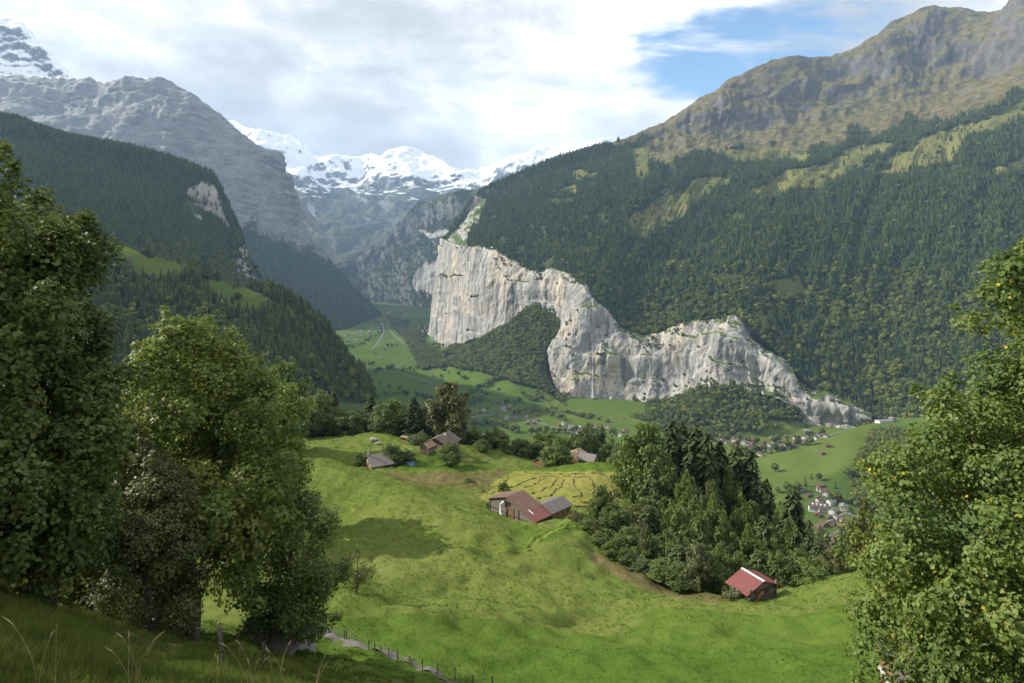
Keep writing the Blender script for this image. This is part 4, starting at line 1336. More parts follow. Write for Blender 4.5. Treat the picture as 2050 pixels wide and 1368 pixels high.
def scatter_group(coll):
    g = bpy.data.node_groups.new('scatter_' + coll.name, 'GeometryNodeTree')
    g.interface.new_socket('Geometry', in_out='INPUT', socket_type='NodeSocketGeometry')
    g.interface.new_socket('Geometry', in_out='OUTPUT', socket_type='NodeSocketGeometry')
    nd = g.nodes
    gi, go = nd.new('NodeGroupInput'), nd.new('NodeGroupOutput')
    ci = nd.new('GeometryNodeCollectionInfo')
    ci.inputs[0].default_value = coll
    ci.inputs[1].default_value = True
    ci.inputs[2].default_value = True
    iop = nd.new('GeometryNodeInstanceOnPoints')
    iop.inputs['Pick Instance'].default_value = True

    def na(nm, typ):
        a = nd.new('GeometryNodeInputNamedAttribute')
        a.data_type = typ
        a.inputs[0].default_value = nm
        return a.outputs[0]
    size = na('size', 'FLOAT')
    wide = na('wide', 'FLOAT')
    mu = nd.new('ShaderNodeMath')
    mu.operation = 'MULTIPLY'
    g.links.new(size, mu.inputs[0])
    g.links.new(wide, mu.inputs[1])
    cs_ = nd.new('ShaderNodeCombineXYZ')
    g.links.new(mu.outputs[0], cs_.inputs[0])
    g.links.new(mu.outputs[0], cs_.inputs[1])
    g.links.new(size, cs_.inputs[2])
    cr = nd.new('ShaderNodeCombineXYZ')
    g.links.new(na('spin', 'FLOAT'), cr.inputs[2])
    g.links.new(gi.outputs[0], iop.inputs['Points'])
    g.links.new(ci.outputs[0], iop.inputs['Instance'])
    g.links.new(na('pick', 'INT'), iop.inputs['Instance Index'])
    g.links.new(cr.outputs[0], iop.inputs['Rotation'])
    g.links.new(cs_.outputs[0], iop.inputs['Scale'])
    g.links.new(iop.outputs[0], go.inputs[0])
    return g


# ------------------------------------------------------------------ woods on the mountains
def thin(P, cell, r):
    """keep at most one point per cell so that trees do not stand inside each other"""
    k = np.floor(P[:, :2] / cell).astype(np.int64)
    _, i = np.unique(k[:, 0] * 100003 + k[:, 1], return_index=True)
    return i


def wood(patch, density, keep, r, cell):
    Q, tv, tu, nz, area = patch.sample(1000, r)
    n = int(area * density)
    Q, tv, tu, nz, area = patch.sample(n, r)
    px, py = proj(Q)
    ok = keep(Q, tv, tu, nz, px, py) & (px > -260) & (px < 2320) & (py > -80) & (py < 1250)
    Q = Q[ok]
    return Q[thin(Q, cell, r)] if len(Q) else Q


rw = np.random.default_rng(21)


def nz2(px, py, s, o=0.0):
    return fbm(np.stack([px / s, py / s, 0 * px + o], -1), 4)


def keep_massif(Q, tv, tu, nz, px, py):
    n = nz2(px, py, 60)
    ok = (tv > 0.02) & (tv < 3.95 + 0.6 * n + 0.3 * nz2(px, py, 24, 3)) & (nz > 0.3)
    ok |= (tv < 6.0) & (tv - 1.5 * np.clip(5.3 - tu + 0.6 * n, 0, 9) < 3.75)
    for pl in CLEAR_R:
        ok &= ~(inpoly(px + 13 * n, py + 8 * n, pl) & (rw.random(len(px)) > 0.03))
    # sparser towards the tree line
    ok &= rw.random(len(px)) < np.where((tv > 3.0) & (tu > 4.5), np.clip(1.15 - 0.75 * (tv - 3.0) + 1.2 * n, 0.05, 1), 1.0)
    ok &= ~((nz2(px, py, 30, 9) > 0.40) & (tv < 3))
    ok &= ~inpoly(px + 8 * n, py + 8 * n, ROCK_UP)
    return ok


Wm = wood(mf, 1 / 52, keep_massif, rw, 6.0)
mix_n = fbm(Wm / 240 + 3, 4)
mpxx, mpyy = proj(Wm)
low_f = sstep(400, 800, mpyy)
isb = rw.random(len(Wm)) < np.clip(0.05 + 0.85 * (mix_n > 0.10) * low_f + 0.22 * low_f, 0, 0.8)
CON, BRO = [Wm[~isb]], [Wm[isb]]
CSZ, BSZ = [13 + 26 * rw.random((~isb).sum()) ** 1.5], [13 + 12 * rw.random(isb.sum())]


def keep_cliff(Q, tv, tu, nz, px, py):
    return (nz > 0.5) & (tv > 0.9) & (nz2(px, py, 34, 6) > 0.2) & (rw.random(len(px)) < 0.7)


Wc = wood(cl, 1 / 30, keep_cliff, rw, 5)
BRO.append(Wc)
BSZ.append(6 + 5 * rw.random(len(Wc)))


def keep_talus(Q, tv, tu, nz, px, py):
    n = nz2(px, py, 30, 5)
    ok = (tv > 0.25) & (tv < 3.0)
    for pl in TALUS_MEADOW:
        ok &= ~(inpoly(px + 9 * n, py + 7 * n, pl) & (rw.random(len(px)) > 0.015))
    ok &= ~((nz2(px, py, 26, 2) > 0.55) & (tv > 2.0))
    return ok


Wt = wood(tl, 1 / 52, keep_talus, rw, 6.5)
isb = rw.random(len(Wt)) < np.where(proj(Wt)[0] > 1230, 0.42, 0.82)
BRO.append(Wt[isb])
BSZ.append(12 + 9 * rw.random(isb.sum()))
CON.append(Wt[~isb])
CSZ.append(15 + 10 * rw.random((~isb).sum()))


def keep_l1(Q, tv, tu, nz, px, py):
    n = fbm(np.stack([px / 35, py / 35, px * 0], -1), 4)
    ok = (tv < 3.35)
    for pl in ROCK_L1:
        ok &= ~(inpoly(px + 10 * n, py + 14 * n, pl) & (rw.random(len(px)) > 0.08))
    ok &= ~inpoly(px, py, [(-20, 268), (60, 285), (85, 300), (-20, 290)])
    return ok


W1 = wood(L1, 1 / 42, keep_l1, rw, 5.0)
isb = rw.random(len(W1)) < np.clip(0.9 * sstep(420, 560, proj(W1)[1]) - 0.2, 0, 1)
CON.append(W1[~isb])
CSZ.append(16 + 11 * rw.random((~isb).sum()))
BRO.append(W1[isb])
BSZ.append(11 + 7 * rw.random(isb.sum()))


def keep_l0(Q, tv, tu, nz, px, py):
    n = nz2(px, py, 40, 1)
    ok = (tv < 4.0)
    for pl in MEADOW_L0:
        ok &= ~(inpoly(px + 8 * n, py + 6 * n, pl) & (rw.random(len(px)) > 0.012))
    return ok


W0 = wood(L0, 1 / 40, keep_l0, rw, 5.5)
f0 = fbm(W0 / 110, 4)
isb = rw.random(len(W0)) < np.clip(0.30 + 0.9 * f0, 0.05, 0.9)
N0C, N0B = W0[~isb], W0[isb]


def keep_w2(Q, tv, tu, nz, px, py):
    return (tv + 0.5 * fbm(Q / 260, 4) < 2.85)


W2 = wood(w2p, 1 / 75, keep_w2, rw, 7.5)
CON.append(W2)
CSZ.append(20 + 12 * rw.random(len(W2)))


def keep_spur(Q, tv, tu, nz, px, py):
    n = fbm(Q / 300, 4)
    ok = (tv > 1.5 + 0.9 * n) & (nz > 0.12)
    for pl in SPUR_CLIFF:
        ok &= ~(inpoly(px + 14 * n, py + 14 * n, pl))
    return ok


Ws = wood(ps, 1 / 95, keep_spur, rw, 8)
CON.append(Ws)
CSZ.append(22 + 12 * rw.random(len(Ws)))


def keep_low(Q, tv, tu, nz, px, py):
    n = nz2(px, py, 40, 1)
    return (tv > 0.15) & (tv < 3.3) & (n > -0.28)


Wj = wood(jp, 1 / 55, keep_low, rw, 6.0)
isb = rw.random(len(Wj)) < 0.55
NJC, NJB = Wj[~isb], Wj[isb]
# wooded ravine on the green hill
Wh = wood(hl, 1 / 50, lambda Q, tv, tu, nz, px, py: inpoly(px + 8 * nz2(px, py, 20, 1), py, [(1745, 868), (1790, 862), (1850, 880), (1880, 960), (1850, 1060), (1700, 1010), (1715, 930)]), rw, 6)
NHB = Wh

# the nearest far trees stand on their own, the rest is woodland
NC = np.concatenate([N0C, NJC])
NCS = 15 + 11 * rw.random(len(NC))
NB = np.concatenate([N0B, NJB, NHB])
NBS = 10 + 8 * rw.random(len(NB))


def single_out(P, S_, n, box):
    px, py = proj(P)
    vis = (px > box[0]) & (px < box[2]) & (py > box[1]) & (py < box[3])
    key = np.where(vis, S_ / P[:, 1], 0)
    o = np.argsort(-key)
    return o[:n], o[n:]


a, b = single_out(NC, NCS, 190, (190, 430, 735, 790))
for k in a:
    o = link('spruce_tree', FARCON[int(rw.integers(5))], loc=NC[k] - np.array([0, 0, 0.5]))
    o.scale = (NCS[k],) * 3
    o.rotation_euler[2] = rw.random() * 6
    tag(o, 'dark spruce standing in the wooded spur on the left', 'tree', 'spruces of the wooded spur')
CON.append(NC[b])
CSZ.append(NCS[b])
a, b = single_out(NB, NBS, 24, (190, 430, 735, 790))
for k in a:
    o = link('broadleaf_tree', FARBROAD[int(rw.integers(5))], loc=NB[k] - np.array([0, 0, 0.3]))
    o.scale = (NBS[k],) * 3
    o.rotation_euler[2] = rw.random() * 6
    tag(o, 'round green broadleaf tree among the spruces of the left spur', 'tree', 'broadleaf trees of the wooded spur')
BRO.append(NB[b])
BSZ.append(NBS[b])
con, csz = np.concatenate(CON), np.concatenate(CSZ)
bro, bsz = np.concatenate(BRO), np.concatenate(BSZ)
print('far conifers', len(con), 'far broadleaf', len(bro))
scatter('conifer_forest', con - np.array([0, 0, 0.6]), csz, PC_CON, 5, 'dark spruce forest covering the mountain slopes', 'forest', r=rw, wide=0.95 + 0.5 * rw.random(len(con)))
scatter('broadleaf_forest', bro - np.array([0, 0, 0.4]), bsz, PC_BRO, 5, 'lighter broadleaf woodland below the cliff and on the lower slopes', 'forest', r=rw, wide=1.0 + 0.4 * rw.random(len(bro)))


# ------------------------------------------------------------------ trees that stand on the near hillside
def plant_tree(name, meshes, loc, scale=(1, 1, 1), rz=0.0, label='', cat='tree', group=None, mat=None):
    e = empty(name, loc, rz)
    e.scale = scale
    for nm, me in zip(('trunk', 'crown'), meshes):
        c = link(nm, me, e)
        if mat is not None and nm == 'crown':
            c.material_slots[0].link = 'OBJECT'
            c.material_slots[0].material = mat
    return tag(e, label, cat, group)


def hero(px, d, top, profile, label, seed, name='broadleaf_tree', sink=0.0, **kw):
    p = at(px, d)
    p[2] -= sink
    H = (HY - top) / F * d - p[2]
    return plant_tree(name, broadleaf(seed, H, profile, **kw), p, label=label)


hero(-20, 26, 290, [(0.06, 2.6), (0.2, 3.9), (0.45, 4.0), (0.65, 3.4), (0.8, 2.5), (0.92, 1.3), (1.0, 0.2)], 'tall dark broadleaf tree cut by the left edge of the picture', 11,
     nblob=120, leaves=76000, leaf=0.22, mat=M_BROADDARK, blob_r=(0.8, 1.5), trunk_r=0.32)
hero(95, 30, 445, [(0.05, 2.2), (0.25, 2.9), (0.5, 2.7), (0.7, 2.2), (0.86, 2.3), (0.95, 2.0), (1.0, 1.0)], 'slender dark tree with outstretched top branches beside the left edge', 12,
     nblob=90, leaves=50000, leaf=0.21, mat=M_BROADDARK, blob_r=(0.7, 1.3), trunk_r=0.26)
hero(380, 42, 622, [(0.08, 3.6), (0.22, 5.6), (0.42, 6.6), (0.6, 6.3), (0.76, 4.9), (0.9, 2.6), (1.0, 0.3)], 'big sunlit maple with rounded yellow-green crown on the left', 13, name='maple_tree',
     nblob=150, leaves=100000, leaf=0.27, mat=M_BROAD, blob_r=(1.0, 1.9), trunk_r=0.4, tint=(0.72, 0.2))
hero(300, 35, 878, [(0.04, 1.9), (0.3, 2.7), (0.6, 2.6), (0.85, 1.6), (1.0, 0.2)], 'small grey-green tree in front of the big maple', 14, name='whitebeam_tree',
     nblob=70, leaves=36000, leaf=0.16, mat=M_WILLOW, blob_r=(0.5, 1.0), trunk_r=0.18)
hero(578, 50, 905, [(0.03, 2.6), (0.2, 3.7), (0.45, 3.5), (0.7, 2.6), (0.9, 1.3), (1.0, 0.2)], 'dark leafy tree leaning over the low shed by the path', 15,
     nblob=70, leaves=30000, leaf=0.25, mat=M_BROADDARK, blob_r=(0.8, 1.4), trunk_r=0.25)
hero(478, 116, 752, [(0.08, 5.0), (0.3, 7.4), (0.55, 7.0), (0.8, 4.6), (1.0, 0.5)], 'tall broadleaf tree behind the big maple, on its right', 16,
     nblob=80, leaves=26000, leaf=0.5, mat=M_BROAD, blob_r=(1.4, 2.6), trunk_r=0.45)
hero(190, 47, 850, [(0.05, 3.6), (0.3, 4.6), (0.55, 4.2), (0.8, 2.8), (1.0, 0.3)], 'leafy tree filling the gap left of the big maple', 17,
     nblob=80, leaves=34000, leaf=0.32, mat=M_BROAD, blob_r=(1.0, 1.8), trunk_r=0.3)
hero(2100, 32, 430, [(0.04, 7.6), (0.16, 8.5), (0.38, 7.5), (0.57, 5.9), (0.71, 4.6), (0.825, 3.0), (0.91, 1.4), (1.0, 0.2)], 'huge maple with yellowing leaf tips filling the right edge', 18, name='maple_tree',
     nblob=210, leaves=130000, leaf=0.245, mat=M_BROAD, blob_r=(0.95, 1.7), trunk_r=0.5, tint=(0.52, 0.2), yellow=0.004)
hero(712, 76, 1108, [(0.15, 1.2), (0.4, 2.2), (0.7, 2.2), (0.9, 1.3), (1.0, 0.4)], 'thin half-bare small tree alone in the meadow', 19, name='small_tree',
     nblob=34, leaves=3600, leaf=0.16, mat=M_AUTUMN, blob_r=(0.4, 0.75), trunk_r=0.12)
# trees beside the frame on the left: their shade lies on the bank
MIDB = [broadleaf(31 + k, 16.0, [(0.08, 3.0), (0.25, 5.0), (0.5, 5.6 - 0.5 * (k % 2)), (0.75, 4.2), (0.92, 2.0), (1.0, 0.3)], nblob=70, leaves=11000, leaf=0.58, mat=M_BROADDARK,
                  blob_r=(1.0, 1.9), trunk_r=0.3, inner=0.25) for k in range(4)]
BUSH = [broadleaf(41 + k, 4.0, [(0.0, 1.5), (0.3, 2.2), (0.6, 2.0), (0.85, 1.2), (1.0, 0.3)], nblob=26, leaves=2600, leaf=0.34, mat=M_BROADDARK, blob_r=(0.5, 1.0), trunk_r=0.1) for k in range(3)]
MIDC = [conifer(51 + k, 28.0, 4.8 - 0.4 * k, M_CONIFER, whorls=38, per=11, quads=12, leaf=1.7) for k in range(3)]
kinds = {'b': MIDB, 's': BUSH, 'c': MIDC}
Hs = {'b': 16.0, 's': 4.0, 'c': 28.0}
Rs = {'b': 5.6, 's': 2.2, 'c': 4.4}
cnt = [0]


def mid(px, top, d, kind, wpx, label, mat=None, group=None, name=None):
    p = at(px, d)
    p[2] -= 0.3
    H = max((HY - top) / F * d - p[2], 1.5)
    R = wpx * 0.5 / F * d
    if kind == 'b':
        R = min(R, 0.60 * H)
    cnt[0] += 1
    v = kinds[kind][cnt[0] % len(kinds[kind])]
    nm = name or {'b': 'broadleaf_tree', 's': 'bush', 'c': 'spruce_tree'}[kind]
    return plant_tree(nm, v, p, (R / Rs[kind], R / Rs[kind], H / Hs[kind]), cnt[0] * 2.1, label, 'bush' if kind == 's' else 'tree', group, mat)


for px, d, top in ((-520, 15, 520), (-430, 24, 640), (-800, 10, 380), (-900, 18, 420)):
    mid(px, top, d, 'b', 360 if d > 20 else 520, 'leafy tree just outside the left edge shading the bank', group='trees shading the bank')

# row behind the terrace of cottages
R_ = 'trees behind the terrace'
mid(565, 728, 215, 'b', 105, 'large round tree at the left end of the row behind the meadow', M_BROAD)
mid(548, 815, 120, 'b', 70, 'pale grey-green tree beside the meadow edge on the left', M_WILLOW)
mid(640, 785, 262, 'b', 70, 'dark tree behind the fenced meadow crest, left of the spruces')
mid(668, 782, 275, 'c', 50, 'first spruce from the left behind the meadow crest')
mid(615, 815, 255, 'b', 60, 'low dark tree behind the fenced meadow crest')
mid(697, 818, 258, 'b', 56, 'rounded mid-green tree behind the meadow crest', M_BROAD)
mid(742, 788, 285, 'c', 54, 'tall dark spruce rising behind the meadow crest')
mid(760, 805, 268, 'c', 48, 'slim spruce left of the pale round tree')
mid(785, 800, 262, 'b', 62, 'fresh green round tree behind the pasture crest', M_BROAD)
mid(752, 846, 252, 'b', 44, 'small round tree at the pasture crest')
mid(828, 795, 258, 'c', 54, 'slender spruce with bare stem left of the golden tree')
mid(848, 815, 268, 'c', 50, 'dark spruce close to the golden tree')
mid(897, 768, 256, 'b', 84, 'tall golden-brown tree above the dark-roofed chalet', M_AUTUMN)
mid(940, 850, 262, 'b', 66, 'dark tree at the foot of the golden tree')
mid(990, 858, 252, 'b', 74, 'broad dark tree behind the fruit garden')
mid(965, 880, 240, 'b', 50, 'low dark tree right of the chalet')
mid(1042, 880, 252, 'b', 56, 'dark round tree at the terrace end')
mid(1094, 860, 258, 'b', 72, 'round green tree behind the cottages, left one', M_BROAD)
mid(1145, 872, 262, 'b', 56, 'dark tree behind the cottage roofs')
mid(1180, 852, 270, 'b', 66, 'rounded tree right behind the cottage roofs')
mid(1205, 850, 275, 'c', 34, 'spruce top behind the cottages')
mid(1225, 878, 262, 'b', 62, 'dark tree at the right end of the cottage row')
for px, top, d in ((610, 800, 275), (655, 812, 270), (715, 822, 272), (770, 826, 275), (812, 830, 272), (585, 790, 262), (640, 790, 290), (870, 850, 275), (925, 872, 270), (1010, 888, 268), (1065, 890, 266), (1120, 888, 268), (1165, 890, 262), (1250, 892, 255), (1245, 905, 235), (1018, 900, 245)):
    mid(px, top, d, 'b', 56, 'dark leafy tree in the hedge-like row behind the terrace', group=R_)
mid(1112, 888, 212, 'b', 58, 'light green fruit tree in front of the cottages', M_BROAD, name='fruit_tree')
mid(900, 888, 196, 'b', 46, 'round fruit tree on the garden lawn', M_BROAD, name='fruit_tree')
mid(782, 890, 200, 'b', 46, 'bushy fruit tree beside the cottage with a chimney', name='fruit_tree')
mid(813, 900, 205, 'b', 36, 'smaller fruit tree right of the chimney cottage', name='fruit_tree')
mid(722, 912, 199, 's', 26, 'dark bush at the left gable of the chimney cottage')
mid(838, 868, 228, 's', 40, 'dark shrub left of the dark-roofed chalet')

# the wood on the right, dropping into the ravine
G_ = 'trees of the wood right of the barn'
mid(1290, 848, 168, 'b', 92, 'big round broadleaf tree at the corner of the mown field', M_BROAD)
mid(1345, 840, 176, 'c', 104, 'tallest spruce of the wood, left of its twin tops')
mid(1366, 846, 182, 'c', 102, 'second tall spruce of the wood behind the field corner')
mid(1392, 848, 172, 'c', 108, 'tall spruce at the middle of the high group')
mid(1415, 866, 165, 'c', 102, 'spruce stepping down right of the high group')
mid(1442, 884, 170, 'c', 98, 'dark spruce with twin neighbour over the valley meadow')
mid(1474, 882, 176, 'c', 96, 'spruce standing before the village roofs')
mid(1503, 900, 168, 'c', 102, 'outer spruce with drooping boughs at the edge of the wood')
mid(1535, 960, 160, 'c', 88, 'lower spruce right of the high group')
mid(1588, 972, 150, 'c', 100, 'lone dark spruce below the valley meadow')
mid(1620, 1040, 140, 'c', 50, 'dark spruce next to the white hotel')
mid(1375, 950, 148, 'b', 62, 'light broadleaf tree in front of the tall spruces', M_BROAD)
mid(1422, 962, 140, 'b', 44, 'slim pale birch-like tree among the spruces', M_WILLOW)
mid(1483, 990, 138, 'b', 48, 'pale pointed tree in the middle of the wood', M_BROAD)
mid(1318, 925, 158, 'b', 84, 'dark broadleaf tree beside the mown field')
mid(1276, 1010, 135, 'b', 70, 'brownish leafy tree over the ravine edge', M_AUTUMN)
mid(1205, 974, 127, 'b', 46, 'dark round tree right of the lean-to shed')
mid(1232, 1006, 122, 'b', 60, 'dense shrubby tree below the mown field')
mid(1238, 1076, 108, 's', 28, 'yellow-green sapling in front of the dark wood', M_BROAD)
mid(1293, 1050, 112, 'b', 24, 'narrow pale sapling inside the wood edge', M_WILLOW)
mid(1398, 1086, 101, 'b', 48, 'silvery shrub tree at the lower wood edge', M_WILLOW)
mid(1386, 1130, 96, 's', 30, 'small pale bush at the meadow margin near the red hut', M_WILLOW)
mid(1440, 1096, 104, 'b', 56, 'mid-green bushy tree behind the red-roofed hut', M_BROAD)
mid(1732, 1010, 112, 'b', 74, 'tall yellow-olive tree left of the huge maple', M_AUTUMN)
mid(1770, 1040, 118, 'b', 80, 'dark tree between the yellow tree and the huge maple')
mid(1660, 1102, 104, 'b', 60, 'olive bush tree at the brink behind the hut', M_AUTUMN)
mid(1150, 1040, 121, 's', 30, 'brown reedy bush at the ravine corner below the barn', M_AUTUMN)
mid(1010, 966, 158, 's', 20, 'small round bush just behind the barn roof')
mid(938, 958, 177, 's', 18, 'little green bush on the dark bank')
mid(980, 1004, 133, 's', 16, 'dark bush at the back corner of the barn')
mid(1475, 1186, 86, 's', 36, 'flowering bush at the left wall of the red hut', M_WILLOW)
mid(1455, 1178, 88, 's', 22, 'yellowish bush behind the left wall of the red hut', M_AUTUMN)
fill = [(1175, 1040, 116), (1200, 1065, 112), (1225, 1085, 108), (1255, 1100, 106), (1290, 1120, 103), (1330, 1120, 100), (1365, 1130, 98), (1260, 1055, 116), (1300, 1075, 113), (1340, 1060, 112), (1300, 1010, 128),
        (1350, 1010, 126), (1400, 1030, 120), (1450, 1040, 118), (1500, 1060, 116), (1480, 1110, 106), (1520, 1100, 108), (1550, 1080, 114), (1560, 1110, 106), (1600, 1100, 110), (1620, 1120, 104), (1590, 1060, 122),
        (1640, 1080, 116), (1690, 1090, 114), (1700, 1120, 106), (1660, 1130, 102), (1430, 1000, 135), (1390, 1000, 132), (1530, 1030, 128), (1560, 1020, 138), (1350, 940, 160), (1320, 905, 172), (1640, 1140, 98),
        (1740, 1110, 106), (1780, 1090, 112), (1830, 1070, 112), (1500, 1000, 150), (1420, 920, 175), (1460, 950, 165), (1420, 1110, 102), (1360, 1090, 106), (1720, 1150, 96)]
for k, (px, top, d) in enumerate(fill):
    mid(px, top, d, 'c' if k % 6 == 4 else 'b', 66 if k % 6 != 4 else 70, 'dark leafy tree inside the wood that drops into the ravine' if k % 6 != 4 else 'dark spruce inside the wood that drops into the ravine',
        [None, M_BROADDARK, M_BROAD][k % 3] if k % 6 != 4 else None, G_ if k % 6 != 4 else 'spruces of the wood right of the barn')

# ------------------------------------------------------------------ grass
def tuft(seed, n, h, wdt, spread):
    r = np.random.default_rng(seed)
    V, Fc, tn = [], [], []
    for k in range(n):
        a, rr = r.random() * 6.28, spread * math.sqrt(r.random())
        b = np.array([math.cos(a) * rr, math.sin(a) * rr, -0.03])
        ln = np.array([math.cos(a + r.normal() * 0.7), math.sin(a + r.normal() * 0.7), 0]) * h * (0.2 + 0.5 * r.random())
        s = np.array([-math.sin(a), math.cos(a), 0]) * wdt * 0.5
        hh = h * (0.6 + 0.6 * r.random())
        m_ = b + ln * 0.35 + np.array([0, 0, hh * 0.6])
        e = b + ln + np.array([0, 0, hh])
        i = len(V)
        V += [b - s, b + s, m_ + s * 0.8, m_ - s * 0.8, e]
        Fc += [[i, i + 1, i + 2], [i, i + 2, i + 3], [i + 3, i + 2, i + 4]]
        tn += [np.clip(0.5 + 0.2 * r.normal(), 0, 1)] * 3
    return make_mesh('grass_tuft', np.array(V), np.array(Fc), M_GRASSBLADE, False, attrs={'tint': ('FACE', tn)})


def blade_mat():
    m, w, out, co = new_mat('grass_blades')
    a = w.n('ShaderNodeAttribute', attribute_name='tone', attribute_type='INSTANCER')
    t = w.n('ShaderNodeAttribute', attribute_name='tint')
    f = w.math('ADD', a.outputs['Fac'], w.math('MULTIPLY', w.math('SUBTRACT', t.outputs['Fac'], 0.5), 0.35))
    col = w.ramp(f, [(0.0, (0.042, 0.080, 0.013)), (0.25, (0.066, 0.112, 0.018)), (0.5, (0.108, 0.143, 0.030)), (0.72, (0.152, 0.163, 0.046)), (1.0, (0.19, 0.155, 0.065))])
    b = pbsdf(w, 1.0, 0.0)
    w.l(col, b.inputs['Base Color'])
    tr = w.n('ShaderNodeBsdfTranslucent')
    w.l(col, tr.inputs[0])
    mx = w.n('ShaderNodeMixShader')
    mx.inputs[0].default_value = 0.42
    w.l(b.outputs[0], mx.inputs[1])
    w.l(tr.outputs[0], mx.inputs[2])
    w.l(mx.outputs[0], out.inputs[0])
    return m


M_GRASSBLADE = blade_mat()
M_STALK = simple_mat('dry_stalk', (0.30, 0.24, 0.12), (0.45, 0.36, 0.20), 3.0, 0.9)
PC_T1 = proto_collection('near_tuft_kind', [tuft(k, 22, 0.34, 0.022, 0.22) for k in range(4)])
PC_T2 = proto_collection('meadow_tuft_kind', [tuft(10 + k, 12, 0.26, 0.07, 0.35) for k in range(4)])
rg = np.random.default_rng(5)


def grass(name, n, xr, yr, cond, coll, size, label, tone0=0.0):
    x = xr[0] + (xr[1] - xr[0]) * rg.random(n)
    y = yr[0] + (yr[1] - yr[0]) * rg.random(n) ** 1.3
    z = ground(x, y)
    P = np.stack([x, y, z], 1)
    px, py = proj(P)
    ok = (px > -60) & (px < 2110) & (py < 1430) & cond(P, px, py)
    P, px, py = P[ok], px[ok], py[ok]
    n1 = fbm(P / 9 + 5, 3)
    n2 = fbm(P / 26 + 1, 2)
    lush = inpoly(px + 10 * n1, py + 8 * n1 + 45 * fbm(P * np.array([1, 1, 0]) / 24, 3) + 14 * rg.normal(size=len(P)), [(600, 1400), (640, 1230), (820, 1230), (900, 1238), (1000, 1244), (1200, 1240), (1330, 1215), (1480, 1222), (1600, 1230), (1900, 1170), (2600, 1100), (2600, 1900), (600, 1900)])
    if coll is PC_T1:
        n1, n2 = 1.6 * n1, 1.5 * n2
    tone = np.where(lush, 0.24, 0.42) + 0.12 * n1 + 0.24 * n2 + 0.08 * rg.normal(size=len(P)) + tone0
    sz = (size[0] + (size[1] - size[0]) * rg.random(len(P))) * np.where(lush, 0.6, 1.0) * (1 + 0.5 * n1)
    scatter(name, P, sz, coll, 4, label, 'grass', r=rg, tone=np.clip(tone, 0, 1))


grass('bank_grass', 70000, (-34, 14), (5, 56), lambda P, px, py: (px < 830) & (px > -50), PC_T1, (0.3, 0.85), 'rank grass on the shaded bank in the foreground', 0.02)
grass('meadow_grass', 150000, (-100, 75), (46, 262), lambda P, px, py: ~inpoly(px, py, [(960, 1000), (1000, 960), (1030, 944), (1270, 946), (1300, 1010), (1140, 1012)]) & (px > 560) & (P[:, 2] > -80), PC_T2, (0.2, 0.6), 'short grass covering the sunlit hill meadow')
# tall dry stalks in the foreground
mb = MB()
for k in range(30):
    p = hit(float(rg.choice([430, 455, 480, 500, 270, 240, 290, 560, 640, 80])) + rg.normal() * 14, 1366 + rg.random() * 30, 6.0, 60.0)
    hgt = 0.45 + 0.8 * rg.random()
    ln = rg.normal(size=2) * 0.22
    t = np.linspace(0, 1, 5)
    mb.tube(np.stack([p[0] + ln[0] * t ** 2 * hgt, p[1] + ln[1] * t ** 2 * hgt, p[2] + hgt * t], 1), np.linspace(0.007, 0.003, 5), 4)
    e = np.array([p[0] + ln[0] * hgt, p[1] + ln[1] * hgt, p[2] + hgt])
    mb.tube(np.stack([e, e + np.array([ln[0] * 0.2, ln[1] * 0.2, 0.07]), e + np.array([ln[0] * 0.5, ln[1] * 0.5, 0.15])]), [0.004, 0.014, 0.003], 4)
tag(mb.build('dry_stalks', M_STALK), 'tall dry grass stalks on the near bank', 'grass', kind='stuff')


# ------------------------------------------------------------------ building materials
def plank_mat(name, c1, c2, scale=3.0, axis=2, rough=0.9):
    m, w, out, co = new_mat(name)
    sp_ = w.n('ShaderNodeSeparateXYZ')
    w.l(co, sp_.inputs[0])
    cell = w.math('FLOOR', w.math('MULTIPLY', sp_.outputs[axis] if axis == 2 else w.math('ADD', sp_.outputs[0], sp_.outputs[1]), scale))
    wn = w.n('ShaderNodeTexWhiteNoise', noise_dimensions='1D')
    w.l(cell, wn.inputs['W'])
    n = w.noise(w.mapping(co, scale=(1, 1, 6) if axis == 2 else (6, 6, 1)), 1.6, 5.0, 0.7)
    f = w.math('ADD', w.math('MULTIPLY', wn.outputs[0], 0.5), w.math('MULTIPLY', n, 0.6))
    col = w.ramp(f, [(0.2, c1), (0.85, c2)])
    fr = w.math('FRACT', w.math('MULTIPLY', sp_.outputs[axis] if axis == 2 else w.math('ADD', sp_.outputs[0], sp_.outputs[1]), scale))
    g = w.maprange(w.math('ABSOLUTE', w.math('SUBTRACT', fr, 0.5)), 0.38, 0.5, 1.0, 0.0)
    b = pbsdf(w, rough, 0.15)
    w.l(col, b.inputs['Base Color'])
    w.l(bump(w, g, 0.7, 0.05), b.inputs['Normal'])
    w.l(b.outputs[0], out.inputs[0])
    return m


def sheet_mat(name, c1, c2, period=0.3, rough=0.5, along=0):
    """corrugated or seamed metal sheet with uneven weathering"""
    m, w, out, co = new_mat(name)
    n = w.noise(co, 0.9, 6.0, 0.65)
    n2 = w.noise(w.mapping(co, scale=(6, 1, 1)), 1.3, 4.0, 0.6)
    col = w.ramp(w.math('ADD', w.math('MULTIPLY', n, 0.6), w.math('MULTIPLY', n2, 0.4)), [(0.3, c1), (0.7, c2)])
    sp_ = w.n('ShaderNodeSeparateXYZ')
    w.l(co, sp_.inputs[0])
    s_ = w.math('SINE', w.math('MULTIPLY', sp_.outputs[along], 6.2832 / period))
    b = pbsdf(w, rough, 0.35)
    w.l(col, b.inputs['Base Color'])
    w.l(bump(w, s_, 0.5, 0.03), b.inputs['Normal'])
    w.l(b.outputs[0], out.inputs[0])
    return m


